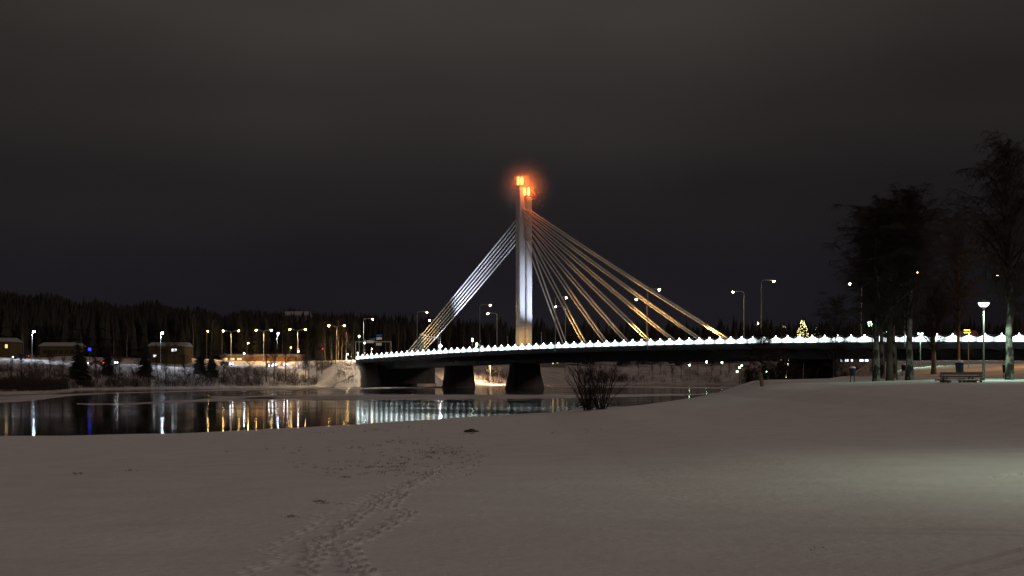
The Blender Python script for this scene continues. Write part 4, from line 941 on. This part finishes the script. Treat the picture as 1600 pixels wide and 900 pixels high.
def litter_bin(sc=1, snowcap=True, stand='post'):
    o = empty('litter_bin', (0, 0, 0), None, 'litter bin', 'litter bins in the park')
    mb = MB(); mb.lathe([(.19, .52), (.22, .56), (.265, 1.08), (.28, 1.12)], (0, 0, 0), 14); mb.build('bin', M['binblue'], o, True)
    mb = MB(); mb.lathe([(.27, 1.12), (.26, 1.18), (.17, 1.26), (.03, 1.29)], (0, 0, 0), 14); mb.build('snow_cap', M['snow'], o, True)
    mb = MB(); mb.tube([(.27, .05, -.1), (.24, .04, .7)], .035, 6); mb.tube([(-.12, .1, -.1), (-.12, .1, .56)], .03, 6); mb.tube([(.25, .05, .75), (0, 0, .75)], .025, 5); mb.build('stand', M['darkmetal'], o)
    return o
bn = Family(litter_bin())
bn.put(on(1499, 97), 0, 'dark blue litter bin capped with snow in front of the picnic table')
bn.put(on(1332, 104), .6, 'dark litter bin on a bent stand at the left of the park', .82)
bn.put(on(1412, 150), 0, 'dark litter bin partly behind the thick speckled birch', .9)
bn.put(on(1571, 118), .3, 'dark litter bin beside the tall birch at the right', .9)
# picnic table with benches
tp = on(1497, 90); tp.z -= .26; o = empty('picnic_table', tp, 'snow-covered picnic table with two benches by the park lamp', 'picnic table', rz=R(6))
mb = MB()
for y in (-.24, 0, .24): mb.box((0, y, .62), (2.0, .21, .045))
mb.build('tabletop', M['greywood'], o); mb = MB(); mb.box((0, 0, .673), (1.96, .68, .055)); mb.build('snow_cover', M['snow'], o)
for y in (-.72, .72):
    mb = MB(); mb.box((0, y, .38), (2.1, .26, .045)); mb.build('bench_seat', M['greywood'], o); mb = MB(); mb.box((0, y, .425), (2.06, .24, .04)); mb.build('bench_snow', M['snow'], o)
for x in (-.75, .75):
    mb = MB(); mb.box((x, 0, .32), (.07, 1.55, .09)); mb.tube([(x, -.55, -.05), (x, -.2, .6)], .045, 4); mb.tube([(x, .55, -.05), (x, .2, .6)], .045, 4); mb.build('leg', M['wood'], o)
def bench(px, Y, label, rz):
    p = on(px, Y); p.z -= .2; o = empty('park_bench', p, label, 'bench', 'benches around the picnic table', rz)
    mb = MB()
    for y in (-.15, .05): mb.box((0, y, .43), (1.25, .17, .04))
    mb.build('seat', M['greywood'], o); mb = MB(); mb.box((0, .22, .72), (1.25, .04, .16)); mb.box((0, .2, .54), (1.25, .04, .12)); mb.build('backrest', M['greywood'], o)
    mb = MB(); mb.box((0, -.05, .47), (1.2, .34, .04)); mb.build('snow_cover', M['snow'], o)
    for x in (-.5, .5): mb = MB(); mb.box((x, 0, .2), (.06, .4, .42)); mb.tube([(x, .2, .35), (x, .24, .8)], .03, 4); mb.build('leg', M['darkmetal'], o)
bench(1487, 93, 'snowy bench behind the left end of the picnic table', R(4)); bench(1519, 93, 'snowy bench behind the right end of the picnic table', R(-4))
# leaning stump, overturned boat, marker posts
p = snow_z(1190, 604); o = MB(); o.tube([(.15, 0, -.4), (0, 0, .5), (-.12, 0, 1.15)], [.16, .15, .14], 9); s_ = o.build('wooden_stump', M['wood'], None, True); s_.location = (p.x, p.y, p.z-.15); tag(s_, 'pale leaning wooden stump at the edge of the bank', 'stump')
p = P(1204, 602.5, 116); ob = empty('upturned_boat', (p.x, p.y, p.z-.12), 'snow-covered upturned rowing boat beside the leaning stump', 'boat', rz=R(8))
def hull(k, z0, sc):
    mb = MB(); rings = []
    for i in range(11):
        f_ = i/10; w_ = .55*math.sin(math.pi*(.06+.88*f_))**.6*sc; h_ = (.22+.28*math.sin(math.pi*f_)**.5)*sc
        rings.append([((f_-.5)*2.9, math.cos(a)*w_, z0+max(0, math.sin(a))*h_) for a in [math.pi*j/8 for j in range(9)]])
    mb.loft(rings); return mb
hull(0, 0, 1).build('hull', M['boat'], ob, True); hull(1, .05, .97).build('snow_cover', M['snow'], ob, True)
for px, Y, h, r_, lb, lean in ((1254, 125, 1.9, .035, 'thin wooden stake in front of the dark bridge pier', .08), (1402, 112, 2.3, .045, 'dark upright stake between two park birches', -.1), (1513, 175, 4.2, .04, 'thin pale pole in front of the dark pier behind the picnic table', 0), (1309, 190, 1.9, .04, 'short pole at the right side of the big dark pier', 0)):
    p = on(px, Y); mb = MB(); mb.tube([(0, 0, -.2), (lean, 0, h)], [r_*1.2, r_], 7); s_ = mb.build('stake', M['greywood']); s_.location = p; tag(s_, lb, 'post')
_C = snow_z(1556, 889).xy; _e = (LP-_C).normalized(); _p1 = _B.xy+_d*1.9; _p2 = _C+_e*3.2
for (x, y, lb) in ((_p1.x, _p1.y, 'wooden stake outside the right edge casting the upper long shadow'), (_p2.x, _p2.y, 'wooden stake outside the right edge casting the lower long shadow')):
    mb = MB(); mb.tube([(0, 0, -.2), (0, 0, 1.95)], [.065, .06], 8); s_ = mb.build('stake', M['wood']); s_.location = (x, y, gz(x, y)); tag(s_, lb, 'post')
